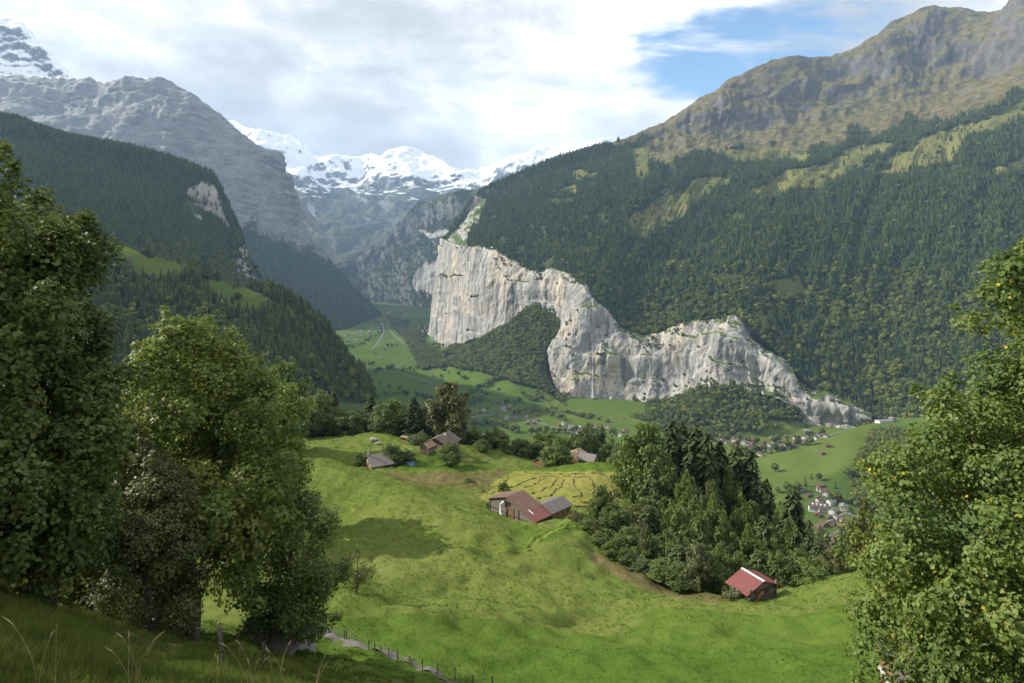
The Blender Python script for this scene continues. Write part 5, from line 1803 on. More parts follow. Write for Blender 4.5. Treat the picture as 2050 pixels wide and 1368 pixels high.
M_REDROOF = sheet_mat('red_sheet_roof', (0.125, 0.036, 0.030), (0.172, 0.056, 0.047))
M_RUSTROOF = sheet_mat('rusty_sheet_roof', (0.085, 0.046, 0.032), (0.145, 0.080, 0.053))
M_GREYROOF = sheet_mat('grey_brown_sheet_roof', (0.085, 0.075, 0.07), (0.13, 0.115, 0.105))
M_DARKTILE = sheet_mat('dark_brown_tiles', (0.055, 0.042, 0.035), (0.11, 0.085, 0.07), 0.35, 0.8)
M_TANTILE = sheet_mat('orange_brown_tiles', (0.15, 0.095, 0.052), (0.27, 0.18, 0.10), 0.35, 0.8)
M_TILEGREY = sheet_mat('grey_slate', (0.10, 0.09, 0.085), (0.17, 0.15, 0.135), 0.4, 0.8)
M_OLDWOOD = plank_mat('weathered_grey_logs', (0.055, 0.045, 0.038), (0.19, 0.165, 0.14), 3.2)
M_BROWNWOOD = plank_mat('brown_logs', (0.06, 0.038, 0.022), (0.20, 0.12, 0.06), 3.5)
M_BOARD = plank_mat('yellow_brown_boards', (0.13, 0.085, 0.04), (0.32, 0.22, 0.11), 4.0, 0)
M_PLASTER = simple_mat('white_plaster', (0.55, 0.54, 0.51), (0.72, 0.71, 0.68), 0.8, 0.9)
M_STONE = simple_mat('rubble_stone', (0.20, 0.19, 0.17), (0.42, 0.40, 0.37), 1.4, 0.95, bump_d=0.08)
M_REDBOARD = simple_mat('red_boards', (0.20, 0.045, 0.035), (0.30, 0.08, 0.06), 2.0, 0.8)
M_DARK = simple_mat('dark_opening', (0.012, 0.012, 0.012), (0.03, 0.028, 0.025), 2.0, 0.4, 0.5)
M_WHITE = simple_mat('white_sheet_metal', (0.70, 0.72, 0.74), (0.82, 0.83, 0.84), 2.0, 0.5, 0.4)
M_GLASS = simple_mat('window_pane', (0.02, 0.025, 0.03), (0.05, 0.055, 0.06), 1.0, 0.1, 0.6)


class House:
    """gabled building; local x runs along the ridge, the near slope is the -y side"""
    def __init__(s, name, loc, ang, L, wn, wf, hw, rise, label, cat, wall, roof, ov=(0.5, 0.5), th=0.14, sink=2.5, group=None, sheets=0, sheet_fn=None, xo=0.0):
        s.root = empty(name, loc, ang)
        tag(s.root, label, cat, group)
        s.L, s.wn, s.wf, s.hw, s.rise = L, wn, wf, hw, rise
        s.hf = hw + rise - rise * wf / wn           # height of the far eave
        a, b = -L / 2 + xo, L / 2 + xo
        s.a, s.b = a, b
        pts = []
        for x in (a, b):
            pts += [(x, -wn, -sink), (x, wf, -sink), (x, wf, s.hf), (x, 0, hw + rise), (x, -wn, hw)]
        mb = MB()
        mb.add(np.array(pts), [np.array([[0, 1, 2, 3, 4][::-1]]), np.array([[5, 6, 7, 8, 9]]), np.array([[0, 4, 9, 5][::-1], [1, 6, 7, 2][::-1], [4, 3, 8, 9][::-1], [3, 2, 7, 8][::-1]])])
        s.wall = mb.build('wall', wall, s.root)
        sl = rise / wn
        oe, og = ov
        up_ = 0.06 + th
        x0, x1 = a - og, b + og
        rz_ = hw + rise + up_
        yn, zn = -wn - oe, hw - sl * oe + up_
        yf, zf = wf + oe, s.hf - sl * oe + up_
        s.q = dict(x0=x0, x1=x1, rz=rz_, yn=yn, zn=zn, yf=yf, zf=zf)

        def sheet(u0, u1, v0, v1, m_, nm, far=False, lift=0.0):
            X0, X1 = x0 + (x1 - x0) * u0, x0 + (x1 - x0) * u1
            ye, ze = (yf, zf) if far else (yn, zn)
            Y0, Z0 = ye * v0, rz_ + (ze - rz_) * v0 + lift
            Y1, Z1 = ye * v1, rz_ + (ze - rz_) * v1 + lift
            qd = [(X0, Y1, Z1), (X1, Y1, Z1), (X1, Y0, Z0), (X0, Y0, Z0)]
            if far:
                qd = qd[::-1]
            b_ = MB()
            b_.slab(qd, th)
            return b_.build(nm, m_, s.root)
        s.sheet = sheet
        if sheets:
            for k in range(sheets):
                for (v0, v1, m_) in sheet_fn(k):
                    sheet(k / sheets + 0.002, (k + 1) / sheets - 0.002, v0, v1, m_, 'roof_sheet', lift=0.012 * (k % 2) - 0.006 * (v0 > 0))
        else:
            sheet(0, 1, 0.0, 1.0, roof, 'roof')
        sheet(0, 1, 0.0, 1.0, roof, 'roof', True)

    def rot(s):
        return s.root.rotation_euler[2]

    def part(s, nm, mat, boxes, parent=None):
        mb = MB()
        for c, sz in boxes:
            mb.box(c, sz)
        return mb.build(nm, mat, parent or s.root)

    def ridge_cap(s, mat, wdt=0.28):
        q = s.q
        mb = MB()
        sl = s.rise / s.wn
        for sg in (-1, 1):
            quad = [(q['x0'], 0, q['rz'] + 0.02), (q['x0'], sg * wdt, q['rz'] + 0.03 - sl * wdt), (q['x1'], sg * wdt, q['rz'] + 0.03 - sl * wdt), (q['x1'], 0, q['rz'] + 0.02)]
            if sg > 0:
                quad = quad[::-1]
            mb.slab([tuple(np.array(p) + np.array([0, 0, 0.03])) for p in quad], 0.03)
        return mb.build('ridge_cap', mat, s.root)

    def window(s, face, u, z, w_, h_, frame=M_WHITE):
        """face: 'g' near gable (-x), 'h' far gable, 'n' near long wall, 'f' far wall"""
        t = 0.05
        if face in 'gh':
            x = s.a - t / 2 if face == 'g' else s.b + t / 2
            c, sz, sp_ = (x, u, z), (t, w_, h_), (t + 0.03, w_ * 0.72, h_ * 0.76)
        else:
            y = -s.wn - t / 2 if face == 'n' else s.wf + t / 2
            c, sz, sp_ = (u, y, z), (w_, t, h_), (w_ * 0.72, t + 0.03, h_ * 0.76)
        f = s.part('window', frame, [(c, sz)])
        s.part('pane', M_GLASS, [(c, sp_)], f)

    def chimney(s, u, v, mat=M_STONE, w_=0.6, h_=1.2):
        y = -s.wn * v
        z = s.hw + s.rise * (1 - v)
        c = s.part('chimney', mat, [((s.a + s.L * u, y, z + h_ / 2 - 0.1), (w_, w_, h_ + 0.6))])
        s.part('cap', M_GREYROOF, [((s.a + s.L * u, y, z + h_ / 2 + 0.3 + h_ / 2 - 0.06), (w_ * 1.3, w_ * 1.3, 0.08))], c)


def gz1(x, y):
    return float(ground(np.array([float(x)]), np.array([float(y)]))[0])


# --- the large barn and its lean-to -----------------------------------------------------------------------
e1, e2 = np.array([0.716, 0.698]), np.array([-0.698, 0.716])
A0 = np.array([-1.31, 128.0])
ctr = A0 + 2.7 * e1
gzb = min(gz1(*(ctr + 7.6 * e2 * -1)), gz1(*(ctr + 5 * e2))) + 0.1
ridge_z = -50.55
hw_b = (ridge_z - 2.85 * 7.8 / 8.4) - gzb
barn = House('barn', (ctr[0], ctr[1], gzb), math.atan2(e1[1], e1[0]), 5.0, 7.8, 5.6, hw_b - 0.2, 2.85 * 7.8 / 8.4, 'large old barn with rusty and red sheet roof in the meadow', 'barn', M_OLDWOOD, M_RUSTROOF,
             ov=(0.6, 0.35), th=0.05, sheets=6, sheet_fn=lambda k: [(0.0, 0.36, M_RUSTROOF), (0.365, 0.66 if k != 1 else 0.74, M_RUSTROOF), (0.665 if k != 1 else 0.745, 1.0, M_REDROOF)])
barn.sheet(0.22, 0.245, 0.28, 0.44, M_TANTILE, 'roof_skylight', lift=0.05)
barn.sheet(0.30, 0.325, 0.62, 0.78, M_WHITE, 'roof_skylight', lift=0.05)
sk_ = barn.sheet(0.0, 1.0, 0.985, 1.004, M_TANTILE, 'eave_board', lift=-0.05)
barn.part('door', M_BROWNWOOD, [((barn.a - 0.05, -1.2, 1.6), (0.12, 2.2, 3.0))])
barn.part('loft_opening', M_DARK, [((barn.a - 0.04, -0.3, hw_b + 1.0), (0.1, 1.6, 1.4))])
for k, y_ in enumerate((-7.5, -3.6, 5.3)):
    zt = hw_b - 0.2 + barn.rise * (1 - abs(y_) / 7.8) - 0.4
    barn.part('wall_post', M_OLDWOOD, [((barn.a - 0.07, y_, zt / 2 - 0.4), (0.16, 0.2, zt + 0.8))])
barn.part('plinth', M_STONE, [((barn.a - 0.09, -1.1, 0.15), (0.3, 13.0, 1.0))])
# hay blower pipe hanging on the gable
mb = MB()
mb.tube(np.array([(-2.9, 0.6, hw_b + 1.5), (-3.3, 0.9, hw_b + 0.9), (-3.3, 1.0, hw_b - 0.6), (-3.3, 0.8, 0.9), (-3.4, 0.6, 0.3), (-3.5, 0.4, -0.1)]), [0.2, 0.24, 0.26, 0.3, 0.55, 0.7], 10)
bp = mb.build('blower_pipe', M_WHITE, None, True)
bp.location, bp.rotation_euler = barn.root.location, barn.root.rotation_euler
tag(bp, 'white hay blower pipe hanging on the gable of the large barn', 'pipe')
LC = A0 + (5.45 + 3.3) * e1 - 5.45 * e2
gzl = gz1(*(LC - 2 * e2)) + 0.1
lean = House('shed', (LC[0], LC[1], gzl), math.atan2(e1[1], e1[0]), 6.3, 2.6, 2.6, -53.1 - gzl - 0.2, 0.95, 'low wooden shed with grey-brown roof joined to the large barn', 'shed', M_BOARD, M_GREYROOF, ov=(0.45, 0.3), th=0.06,
             sheets=6, sheet_fn=lambda k: [(0.0, 1.0, M_GREYROOF)])
lean.part('plinth', M_STONE, [((0, -2.66, 0.1), (6.2, 0.2, 0.7))])
for x_ in (-2.8, -1.2, 0.5, 2.0):
    lean.part('wall_post', M_OLDWOOD, [((x_, -2.68, 0.7), (0.16, 0.16, 2.4))])
lean.part('leaning_boards', M_OLDWOOD, [((3.25, -2.2, 0.6), (0.12, 0.5, 1.8)), ((3.4, -1.5, 0.55), (0.1, 0.4, 1.7))])

# --- the red-roofed hut ------------------------------------------------------------------------------------
hx = np.array([-0.433, 0.901])
hc_ = np.array([36.2, 86.0]) + 2.05 * hx
gzh = gz1(hc_[0] + 1.0, hc_[1] - 1.5)
# near gable faces the camera: local +x must point towards the camera side, so turn by pi
hut = House('log_hut', (hc_[0], hc_[1], gzh), math.atan2(hx[1], hx[0]), 3.3, 2.7, 2.7, -46.45 - 1.30 - gzh + 0.45, 1.05, 'small log hut with bright red roof and white ridge cap', 'hut', M_OLDWOOD, M_REDROOF, ov=(0.75, 0.42), th=0.06)
hut.ridge_cap(M_WHITE, 0.2)
hut.window('g', -0.9, 1.2, 0.9, 0.9, M_BROWNWOOD)
hut.part('door', M_BROWNWOOD, [((hut.a - 0.04, 0.9, 1.0), (0.1, 0.9, 1.8))])
for y_ in (-2.66, 2.66):
    for k in range(9):
        hut.part('log_end', M_OLDWOOD, [((hut.a - 0.12, y_, 0.0 + 0.28 * k), (0.3, 0.2, 0.18))])
b_ = MB()
b_.box((0, 0, 0), (0.3, 2.0, 0.06), R=[[1, 0, 0], [0, 0.8, -0.6], [0, 0.6, 0.8]])
pl_ = b_.build('plank', M_BOARD, loc=(hc_[0] - hx[0] * 2.6 - 1.2, hc_[1] - hx[1] * 2.6, gz1(hc_[0] - hx[0] * 2.6 - 1.2, hc_[1] - hx[1] * 2.6) + 0.45))
pl_.rotation_euler = (0, 0, math.radians(-60))
tag(pl_, 'loose plank leaning at the dark gable of the red hut', 'plank')

# --- chalet with dark roof and its little barn -----------------------------------------------------------------
def house_at(px, py, d, up_=0.0):
    p = at(px, d) if d else hit(px, py)
    p[2] += up_
    return p


ch = House('chalet', house_at(886, 0, 227) + np.array([0, 0, 0.5]), math.radians(64), 9.0, 4.7, 4.7, 2.6, 2.1, 'chalet with broad dark-brown roof below the golden tree', 'chalet', M_BROWNWOOD, M_DARKTILE, ov=(0.8, 0.7))
ch.chimney(0.55, 0.15, M_PLASTER, 0.6, 0.9)
for u_ in (-2.6, 0.0, 2.6):
    ch.window('n', u_, 1.4, 1.0, 1.0)
ch.window('g', -1.5, 1.6, 1.0, 1.0)
ch.window('g', 1.5, 1.6, 1.0, 1.0)
lb = House('small_barn', house_at(856, 0, 216) + np.array([0, 0, 0.2]), math.radians(62), 4.2, 1.9, 1.9, 2.3, 1.1, 'little barn with orange-brown roof and grey board wall by the chalet', 'barn', M_OLDWOOD, M_TANTILE, ov=(0.5, 0.4))
lb.part('door', M_BROWNWOOD, [((lb.a - 0.04, 0, 1.0), (0.1, 1.0, 1.7))])

# --- cottage with the chimney ---------------------------------------------------------------------------------------
ck = House('cottage', house_at(757, 0, 197) + np.array([0, 0, 0.3]), math.radians(31), 6.6, 4.3, 3.6, 2.0, 2.3, 'grey-roofed cottage with tall chimney and red boards', 'cottage', M_BROWNWOOD, M_TILEGREY, ov=(0.6, 0.5))
ck.chimney(0.02, 0.0, M_STONE, 0.5, 1.5)
ck.part('red_boards', M_REDBOARD, [((-2.4, -4.36, 0.9), (2.2, 0.12, 1.6))])
ck.window('g', 0.6, 2.3, 0.8, 0.9)
ck.window('g', -1.6, 1.2, 0.8, 0.9)

# --- cottages at the mown field -------------------------------------------------------------------------------------------
c1 = House('cottage', house_at(1150, 0, 229) + np.array([0, 0, 0.8]), math.radians(56), 8.0, 4.2, 4.2, 2.8, 2.0, 'cottage with orange-brown tiled roof behind the mown field', 'cottage', M_BROWNWOOD, M_TANTILE, ov=(0.7, 0.6))
c1.chimney(0.5, 0.2, M_PLASTER, 0.5, 0.8)
c1.part('plinth', M_PLASTER, [((0, -4.25, 0.3), (7.9, 0.2, 1.5))])
c1.window('n', -2.0, 1.7, 0.9, 0.9)
c1.window('n', 1.5, 1.7, 0.9, 0.9)
c2 = House('field_barn', house_at(1178, 0, 214) + np.array([0, 0, 0.2]), math.radians(-32), 5.6, 2.6, 2.6, 2.5, 1.5, 'grey-roofed barn in front of the orange-roofed cottage', 'barn', M_OLDWOOD, M_TILEGREY, ov=(0.6, 0.5))
c2.part('door', M_BROWNWOOD, [((0.4, -2.65, 1.0), (1.6, 0.12, 1.9))])
c3 = House('cottage', house_at(1092, 0, 222) + np.array([0, 0, 0.2]), math.radians(40), 6.0, 3.0, 3.0, 2.2, 1.4, 'low cottage half hidden by the light green fruit tree', 'cottage', M_BROWNWOOD, M_TILEGREY, ov=(0.5, 0.5))
c3.window('n', 0.5, 1.2, 0.8, 0.8)

# --- shed under the dark tree by the path, shed under the maple ----------------------------------------------------------------
s1 = House('path_shed', house_at(560, 0, 49) + np.array([0, 0, 0.1]), math.radians(-18), 4.4, 1.7, 1.7, 1.25, 0.5, 'low shed with dark plank roof under the tree beside the path', 'shed', M_STONE, M_TILEGREY, ov=(0.5, 0.6))
s1.part('door', M_DARK, [((-1.0, -1.75, 0.5), (1.0, 0.1, 1.1))])
s2 = House('garden_shed', house_at(1835, 0, 46) + np.array([0, 0, 0.1]), math.radians(80), 4.0, 1.8, 1.8, 1.9, 0.8, 'brown shed with pale base half hidden under the huge maple', 'shed', M_BROWNWOOD, M_DARKTILE, ov=(0.5, 0.5))
s2.part('plinth', M_STONE, [((0, 1.85, 0.0), (3.9, 0.2, 0.6)), ((-2.05, 0, 0.0), (0.2, 3.5, 0.6))])

# --- wood stores and odd things on the terrace ---------------------------------------------------------------------------------
for k, (px, d, lab) in enumerate(((812, 243, 'long low woodpile under corrugated sheets at the pasture crest'), (821, 236, 'short woodpile in front of the long one at the pasture crest'))):
    p = at(px, d)
    r_ = empty('woodpile', p, math.radians(-35))
    tag(r_, lab, 'woodpile')
    mb = MB()
    Ln = 4.2 - k * 1.6
    for i in range(int(Ln / 0.3)):
        for j in range(4):
            mb.tube(np.array([(-Ln / 2 + 0.3 * i + 0.15 * (j % 2), -0.5, 0.15 + 0.28 * j), (-Ln / 2 + 0.3 * i + 0.15 * (j % 2), 0.5, 0.15 + 0.28 * j)]), 0.14, 6)
    mb.build('logs', M_BOARD, r_)
    b_ = MB()
    b_.slab([(-Ln / 2 - 0.3, -0.8, 1.35), (Ln / 2 + 0.3, -0.8, 1.35), (Ln / 2 + 0.3, 0.8, 1.6), (-Ln / 2 - 0.3, 0.8, 1.6)], 0.05)
    b_.build('cover', M_RUSTROOF if k else M_TANTILE, r_)
p = hit(820, 932)
M_BLUE = simple_mat('blue_tarpaulin', (0.06, 0.12, 0.30), (0.14, 0.24, 0.48), 1.5, 0.5, 0.4, bump_d=0.1)
th = np.linspace(0, 2 * np.pi, 14, endpoint=False)
V = np.concatenate([np.stack([np.cos(th) * 1.7 * (1 + 0.15 * np.sin(3 * th)), np.sin(th) * 1.0, 0 * th - 0.2], 1), np.stack([np.cos(th) * 1.3, np.sin(th) * 0.7, 0.75 + 0.2 * np.sin(2 * th + 1)], 1), [[0, 0, 1.05]]])
Fq = np.array([[j, (j + 1) % 14, 14 + (j + 1) % 14, 14 + j] for j in range(14)])
Ft = np.array([[14 + j, 14 + (j + 1) % 14, 28] for j in range(14)])
tag(link('tarpaulin', make_mesh('tarpaulin', V, [Fq, Ft], M_BLUE), loc=p), 'blue tarpaulin over a heap beside the chimney cottage', 'tarpaulin')
p = hit(932, 932)
fr = empty('timber_frame', p, 0.4)
tag(fr, 'open frame of pale poles on the garden lawn', 'frame')
for (x_, y_) in ((-2.2, -0.9), (2.2, -0.9), (2.2, 0.9), (-2.2, 0.9), (0, -0.9), (0, 0.9)):
    mb = MB()
    mb.tube(np.array([(x_, y_, -0.3), (x_, y_, 1.4)]), 0.09, 6)
    mb.build('post', M_BOARD, fr)
for y_ in (-0.9, 0.0, 0.9):
    mb = MB()
    mb.tube(np.array([(-2.6, y_, 1.42), (2.6, y_ + 0.15, 1.5)]), 0.09, 6)
    mb.build('pole', M_BOARD, fr)
for x_ in np.linspace(-2.2, 2.2, 6):
    mb = MB()
    mb.tube(np.array([(x_, -1.2, 1.58), (x_ + 0.2, 1.2, 1.62)]), 0.07, 6)
    mb.build('pole', M_BOARD, fr)


def boulder(px, py, r_, lab, seed):
    p = hit(px, py)
    rr = np.random.default_rng(seed)
    u_ = np.linspace(0, 2 * np.pi, 12, endpoint=False)
    v_ = np.linspace(0.15, np.pi - 0.15, 8)
    D = np.array([[np.cos(a) * np.sin(b), np.sin(a) * np.sin(b), np.cos(b)] for b in v_ for a in u_])
    V = D * r_ * (1 + 0.35 * perlin(D * 1.6 + seed))[:, None] * np.array([1.3, 0.9, 0.7])
    Fq = np.array([[i * 12 + j, (i + 1) * 12 + j, (i + 1) * 12 + (j + 1) % 12, i * 12 + (j + 1) % 12] for i in range(7) for j in range(12)])
    Fc = [Fq, np.array([np.arange(12)]), np.array([np.arange(12)[::-1] + 84])]
    tag(link('boulder', make_mesh('boulder', V, Fc, M_STONE), loc=p + np.array([0, 0, r_ * 0.3])), lab, 'boulder')


boulder(747, 886, 1.1, 'flat pale boulder on the upper pasture', 3)
boulder(758, 890, 1.0, 'round pale boulder right of the flat one on the pasture', 5)


# --- fences ----------------------------------------------------------------------------------------------------------------------
def fence(name, pts, h, label, rad=0.06, wires=2, lean_=0.08, seed=1):
    r = np.random.default_rng(seed)
    P = [hit(*q_) if len(q_) == 2 else at(q_[0], q_[2]) for q_ in pts]
    root = empty(name, P[0])
    tag(root, label, 'fence')
    tops = []
    for q_ in P:
        o = q_ - P[0]
        t_ = o + np.array([r.normal() * lean_, r.normal() * lean_, h * (0.9 + 0.2 * r.random())])
        mb = MB()
        mb.tube(np.array([o - np.array([0, 0, 0.3]), 0.5 * (o + t_), t_]), [rad, rad * 0.95, rad * 0.85], 6)
        mb.build('post', M_OLDWOOD, root)
        tops.append((o, t_))
    for k in range(wires):
        f_ = 0.9 - 0.4 * k
        mb = MB()
        mb.tube(np.array([o * (1 - f_) + t_ * f_ for o, t_ in tops]), 0.008, 3)
        mb.build('wire', M_GREYROOF, root)
    return root


fence('fence', [(664, 1268), (690, 1281), (694, 1283), (738, 1303), (751, 1308), (762, 1312), (779, 1321), (796, 1327), (825, 1338), (846, 1346), (876, 1356), (911, 1366), (946, 1378), (985, 1390)], 1.05,
      'weathered post and wire fence along the gravel path')
fence('fence', [(474, 1300), (448, 1330), (452, 1345), (522, 1322), (528, 1345)], 1.3, 'short row of grey fence posts on the shaded bank', 0.045, 1, 0.1, 3)
fence('fence', [(x, 0, 240 + 0.05 * (x - 600)) for x in range(598, 760, 11)], 1.2, 'thin post fence along the crest of the upper pasture', 0.07, 1, 0.05, 4)
fence('fence', [(x, 0, 213) for x in range(1062, 1270, 14)], 1.1, 'low post fence behind the mown field', 0.06, 1, 0.05, 5)

# --- hay swaths ------------------------------------------------------------------------------------------------------------------
M_HAY = simple_mat('cut_hay', (0.085, 0.080, 0.030), (0.15, 0.13, 0.05), 2.0, 0.95, 0.05, bump_d=0.1)


def z7(L_):
    return [(900 + a / 6.8333, 950 + b / 6.8333) for a, b in L_]


def z3(L_):
    return [(1050 + a / 3.4167, 800 + b / 3.4167) for a, b in L_]


sw = [z7([(300, 270), (430, 245), (560, 200), (670, 170)]), z7([(520, 275), (600, 255), (670, 235)]), z7([(820, 185), (920, 155), (1000, 108), (1130, 62), (1300, 45), (1600, 40), (1940, 46)]),
      z7([(1030, 190), (1150, 155), (1230, 100), (1300, 60)]), z7([(1130, 270), (1280, 210), (1400, 150), (1425, 110), (1470, 85)]), z7([(1190, 330), (1400, 280), (1440, 225), (1520, 185), (1535, 130), (1570, 80)]),
      z7([(1690, 75), (1700, 130), (1725, 200), (1790, 275), (1745, 305), (1690, 325)]), z7([(1910, 60), (1950, 110), (1962, 190)]), z7([(780, 22), (800, 70), (770, 118)]),
      z3([(445, 548), (468, 600), (478, 640)]), z3([(555, 540), (600, 620), (650, 680)]), z3([(650, 520), (705, 590), (770, 640)]), z3([(0, 500), (150, 508), (300, 518), (560, 525)]), z3([(330, 700), (400, 708), (460, 706)]), z3([(345, 738), (400, 742), (450, 738)])]
for k, pts in enumerate(sw):
    ln = smooth_line(pts, 16 * len(pts))
    n = len(ln)
    T = np.gradient(ln, axis=0)
    T /= np.linalg.norm(T, axis=1, keepdims=True) + 1e-9
    Nn = np.stack([-T[:, 1], T[:, 0]], 1)
    j = fbm(np.stack([ln[:, 0] / 0.8, ln[:, 1] / 0.8, 0 * ln[:, 0] + k], -1), 2)
    offs, hs_ = np.array([-0.5, -0.3, 0, 0.3, 0.5]), np.array([-0.05, 0.14, 0.22, 0.14, -0.05])
    Q = ln[:, None, :] + Nn[:, None, :] * (offs[None, :, None] * (0.48 + 0.6 * j[:, None, None]) + 0.35 * j[:, None, None])
    Z = ground(Q[..., 0], Q[..., 1]) + hs_[None, :] * (1 + 0.7 * j[:, None])
    V = np.concatenate([Q, Z[..., None]], -1).reshape(-1, 3)
    i_ = np.arange(n - 1)[:, None] * 5
    jj = np.arange(4)[None, :]
    fq = np.stack([i_ + jj, i_ + 5 + jj, i_ + 6 + jj, i_ + jj + 1], -1).reshape(-1, 4)
    o = link('hay_swath', make_mesh('hay_swath', V, fq[:, ::-1], M_HAY, True))
    tag(o, 'winding row of brown cut hay on the mown field', 'hay row', 'hay rows on the mown field')


# ------------------------------------------------------------------ the valley: villages, roads, trees
from mathutils.bvhtree import BVHTree


def grid_bvh(P, step=1):
    P = P[::step, ::step]
    nv, nu = P.shape[:2]
    i = np.arange(nv - 1)[:, None] * nu
    j = np.arange(nu - 1)[None, :]
    f = np.stack([i + j, i + j + 1, i + nu + j + 1, i + nu + j], -1).reshape(-1, 4)
    return BVHTree.FromPolygons(P.reshape(-1, 3).tolist(), f.tolist())


BV = [grid_bvh(vf.P), grid_bvh(tl.P, 2), grid_bvh(hl.P), grid_bvh(L0.P, 2), grid_bvh(mf.P, 4), grid_bvh(jp.P)]


def far_hit(px, py):
    d = Vector(((px - CX) / F, 1.0, (HY - py) / F))
    best = None
    for b in BV:
        h = b.ray_cast(Vector((0, 0, 0)), d)
        if h[0] is not None and (best is None or h[3] < best[3]):
            best = h
    return None if best is None else np.array(best[0])


def drop(x, y):
    z = -1e9
    for b in BV:
        h = b.ray_cast(Vector((x, y, 3000)), Vector((0, 0, -1)))
        if h[0] is not None:
            z = max(z, h[0][2])
    return z


rv = np.random.default_rng(99)


def village_meshes(seed, L, Wd, hw, rise, wall, roof):
    mb = MB()
    pts = []
    for x in (-L / 2, L / 2):
        pts += [(x, -Wd, -3), (x, Wd, -3), (x, Wd, hw), (x, 0, hw + rise), (x, -Wd, hw)]
    mb.add(np.array(pts), [np.array([[4, 3, 2, 1, 0]]), np.array([[5, 6, 7, 8, 9]]), np.array([[5, 9, 4, 0], [2, 7, 6, 1]])])
    wm = mb.mesh('wall', wall)
    mb = MB()
    sl = rise / Wd
    for sg in (-1, 1):
        q_ = [(-L / 2 - 1, sg * (Wd + 1.2), hw - 1.2 * sl + 0.3), (L / 2 + 1, sg * (Wd + 1.2), hw - 1.2 * sl + 0.3), (L / 2 + 1, 0, hw + rise + 0.3), (-L / 2 - 1, 0, hw + rise + 0.3)]
        mb.slab(q_ if sg < 0 else q_[::-1], 0.25)
    rm = mb.mesh('roof', roof)
    mb = MB()
    for x in np.arange(-L / 2 + 1.5, L / 2 - 1, 2.6):
        for z in (1.6, 4.2)[:1 + int(hw > 5)]:
            for sg in (-1, 1):
                mb.box((x, sg * (Wd + 0.02), z), (1.1, 0.1, 1.2))
    for y in (-Wd * 0.5, Wd * 0.5):
        for z in (1.6, 4.2):
            for sg in (-1, 1):
                mb.box((sg * (L / 2 + 0.02), y, z), (0.1, 1.1, 1.2))
    return wm, rm, mb.mesh('windows', M_GLASS)


M_VBROWN = simple_mat('village_brown_roof', (0.06, 0.045, 0.036), (0.11, 0.08, 0.062), 0.4, 0.85)
M_VRED = simple_mat('village_red_roof', (0.085, 0.048, 0.038), (0.14, 0.078, 0.06), 0.4, 0.85)
M_VGREY = simple_mat('village_grey_roof', (0.12, 0.115, 0.115), (0.20, 0.19, 0.185), 0.4, 0.85)
M_VWOOD = simple_mat('village_timber_wall', (0.09, 0.055, 0.03), (0.19, 0.12, 0.07), 0.5, 0.9)
M_VWHITE = simple_mat('village_white_wall', (0.36, 0.35, 0.33), (0.52, 0.51, 0.48), 0.4, 0.9)
VK = [village_meshes(0, 12, 5, 5.5, 2.8, M_VWHITE, M_VBROWN), village_meshes(1, 11, 5, 5.2, 2.6, M_VWOOD, M_VRED), village_meshes(2, 14, 6, 6.5, 3.0, M_VWHITE, M_VGREY), village_meshes(3, 10, 4.5, 4.0, 2.4, M_VWOOD, M_VBROWN), village_meshes(4, 12, 5, 5.5, 2.8, M_VWHITE, M_VRED)]
VN = ['white-walled chalet with brown roof', 'timber chalet with red-brown roof', 'white house with grey roof', 'dark timber chalet with brown roof', 'white-walled chalet with red-brown roof']
taken = []


def vhouse(px, py, k, where, group, s=1.0, rz=None, label=None, gap=14.0):
    p = far_hit(px, py)
    if p is None:
        return
    for q_ in taken:
        if abs(q_[0] - p[0]) < gap * s and abs(q_[1] - p[1]) < gap * s:
            return
    taken.append(p)
    e = empty('house', p, rv.random() * 3.14 if rz is None else rz)
    e.scale = (s, s, s)
    link('wall', VK[k][0], e)
    link('roof', VK[k][1], e)
    if p[1] < 2300:
        link('windows', VK[k][2], e)['kind'] = 'stuff'
    tag(e, label or (VN[k] + ' ' + where), 'house', group if label is None else None)


def cluster(n, poly, where, group, s=(0.8, 1.15), ks=(0, 1, 2, 3, 4)):
    poly = np.array(poly, float)
    c = 0
    for _ in range(n * 6):
        px = poly[:, 0].min() + np.ptp(poly[:, 0]) * rv.random()
        py = poly[:, 1].min() + np.ptp(poly[:, 1]) * rv.random()
        if not inpoly(np.array([px]), np.array([py]), poly)[0]:
            continue
        m0_ = len(taken)
        vhouse(px, py, int(rv.choice(ks)), where, group, s[0] + (s[1] - s[0]) * rv.random())
        c += len(taken) > m0_
        if c >= n:
            break


cluster(60, [(1425, 885), (1470, 868), (1520, 885), (1640, 862), (1655, 875), (1600, 895), (1520, 918), (1500, 905)], 'in the village below the cliff', 'houses of the village below the cliff')
cluster(26, [(925, 830), (960, 812), (1060, 812), (1110, 838), (1080, 856), (960, 838)], 'in the valley floor village', 'houses of the valley village')
cluster(20, [(1085, 858), (1130, 850), (1250, 858), (1260, 880), (1150, 872)], 'by the road under the cliff', 'houses by the cemetery road')
cluster(30, [(676, 690), (690, 672), (740, 655), (765, 648), (745, 672), (700, 690)], 'in the far left hamlet', 'houses of the far hamlet', (0.9, 1.2))
cluster(26, [(770, 640), (780, 612), (830, 600), (850, 625), (810, 640)], 'in the farthest village', 'houses of the farthest village', (1.0, 1.3))
cluster(26, [(1600, 1075), (1640, 1058), (1690, 1085), (1700, 1110), (1640, 1110)], 'at the roadside below the wood', 'houses at the roadside below the wood', (0.85, 1.1))
cluster(24, [(1600, 980), (1650, 980), (1705, 1020), (1690, 1060), (1640, 1055), (1620, 1005)], 'around the hotel below the green hill', 'houses around the hotel')
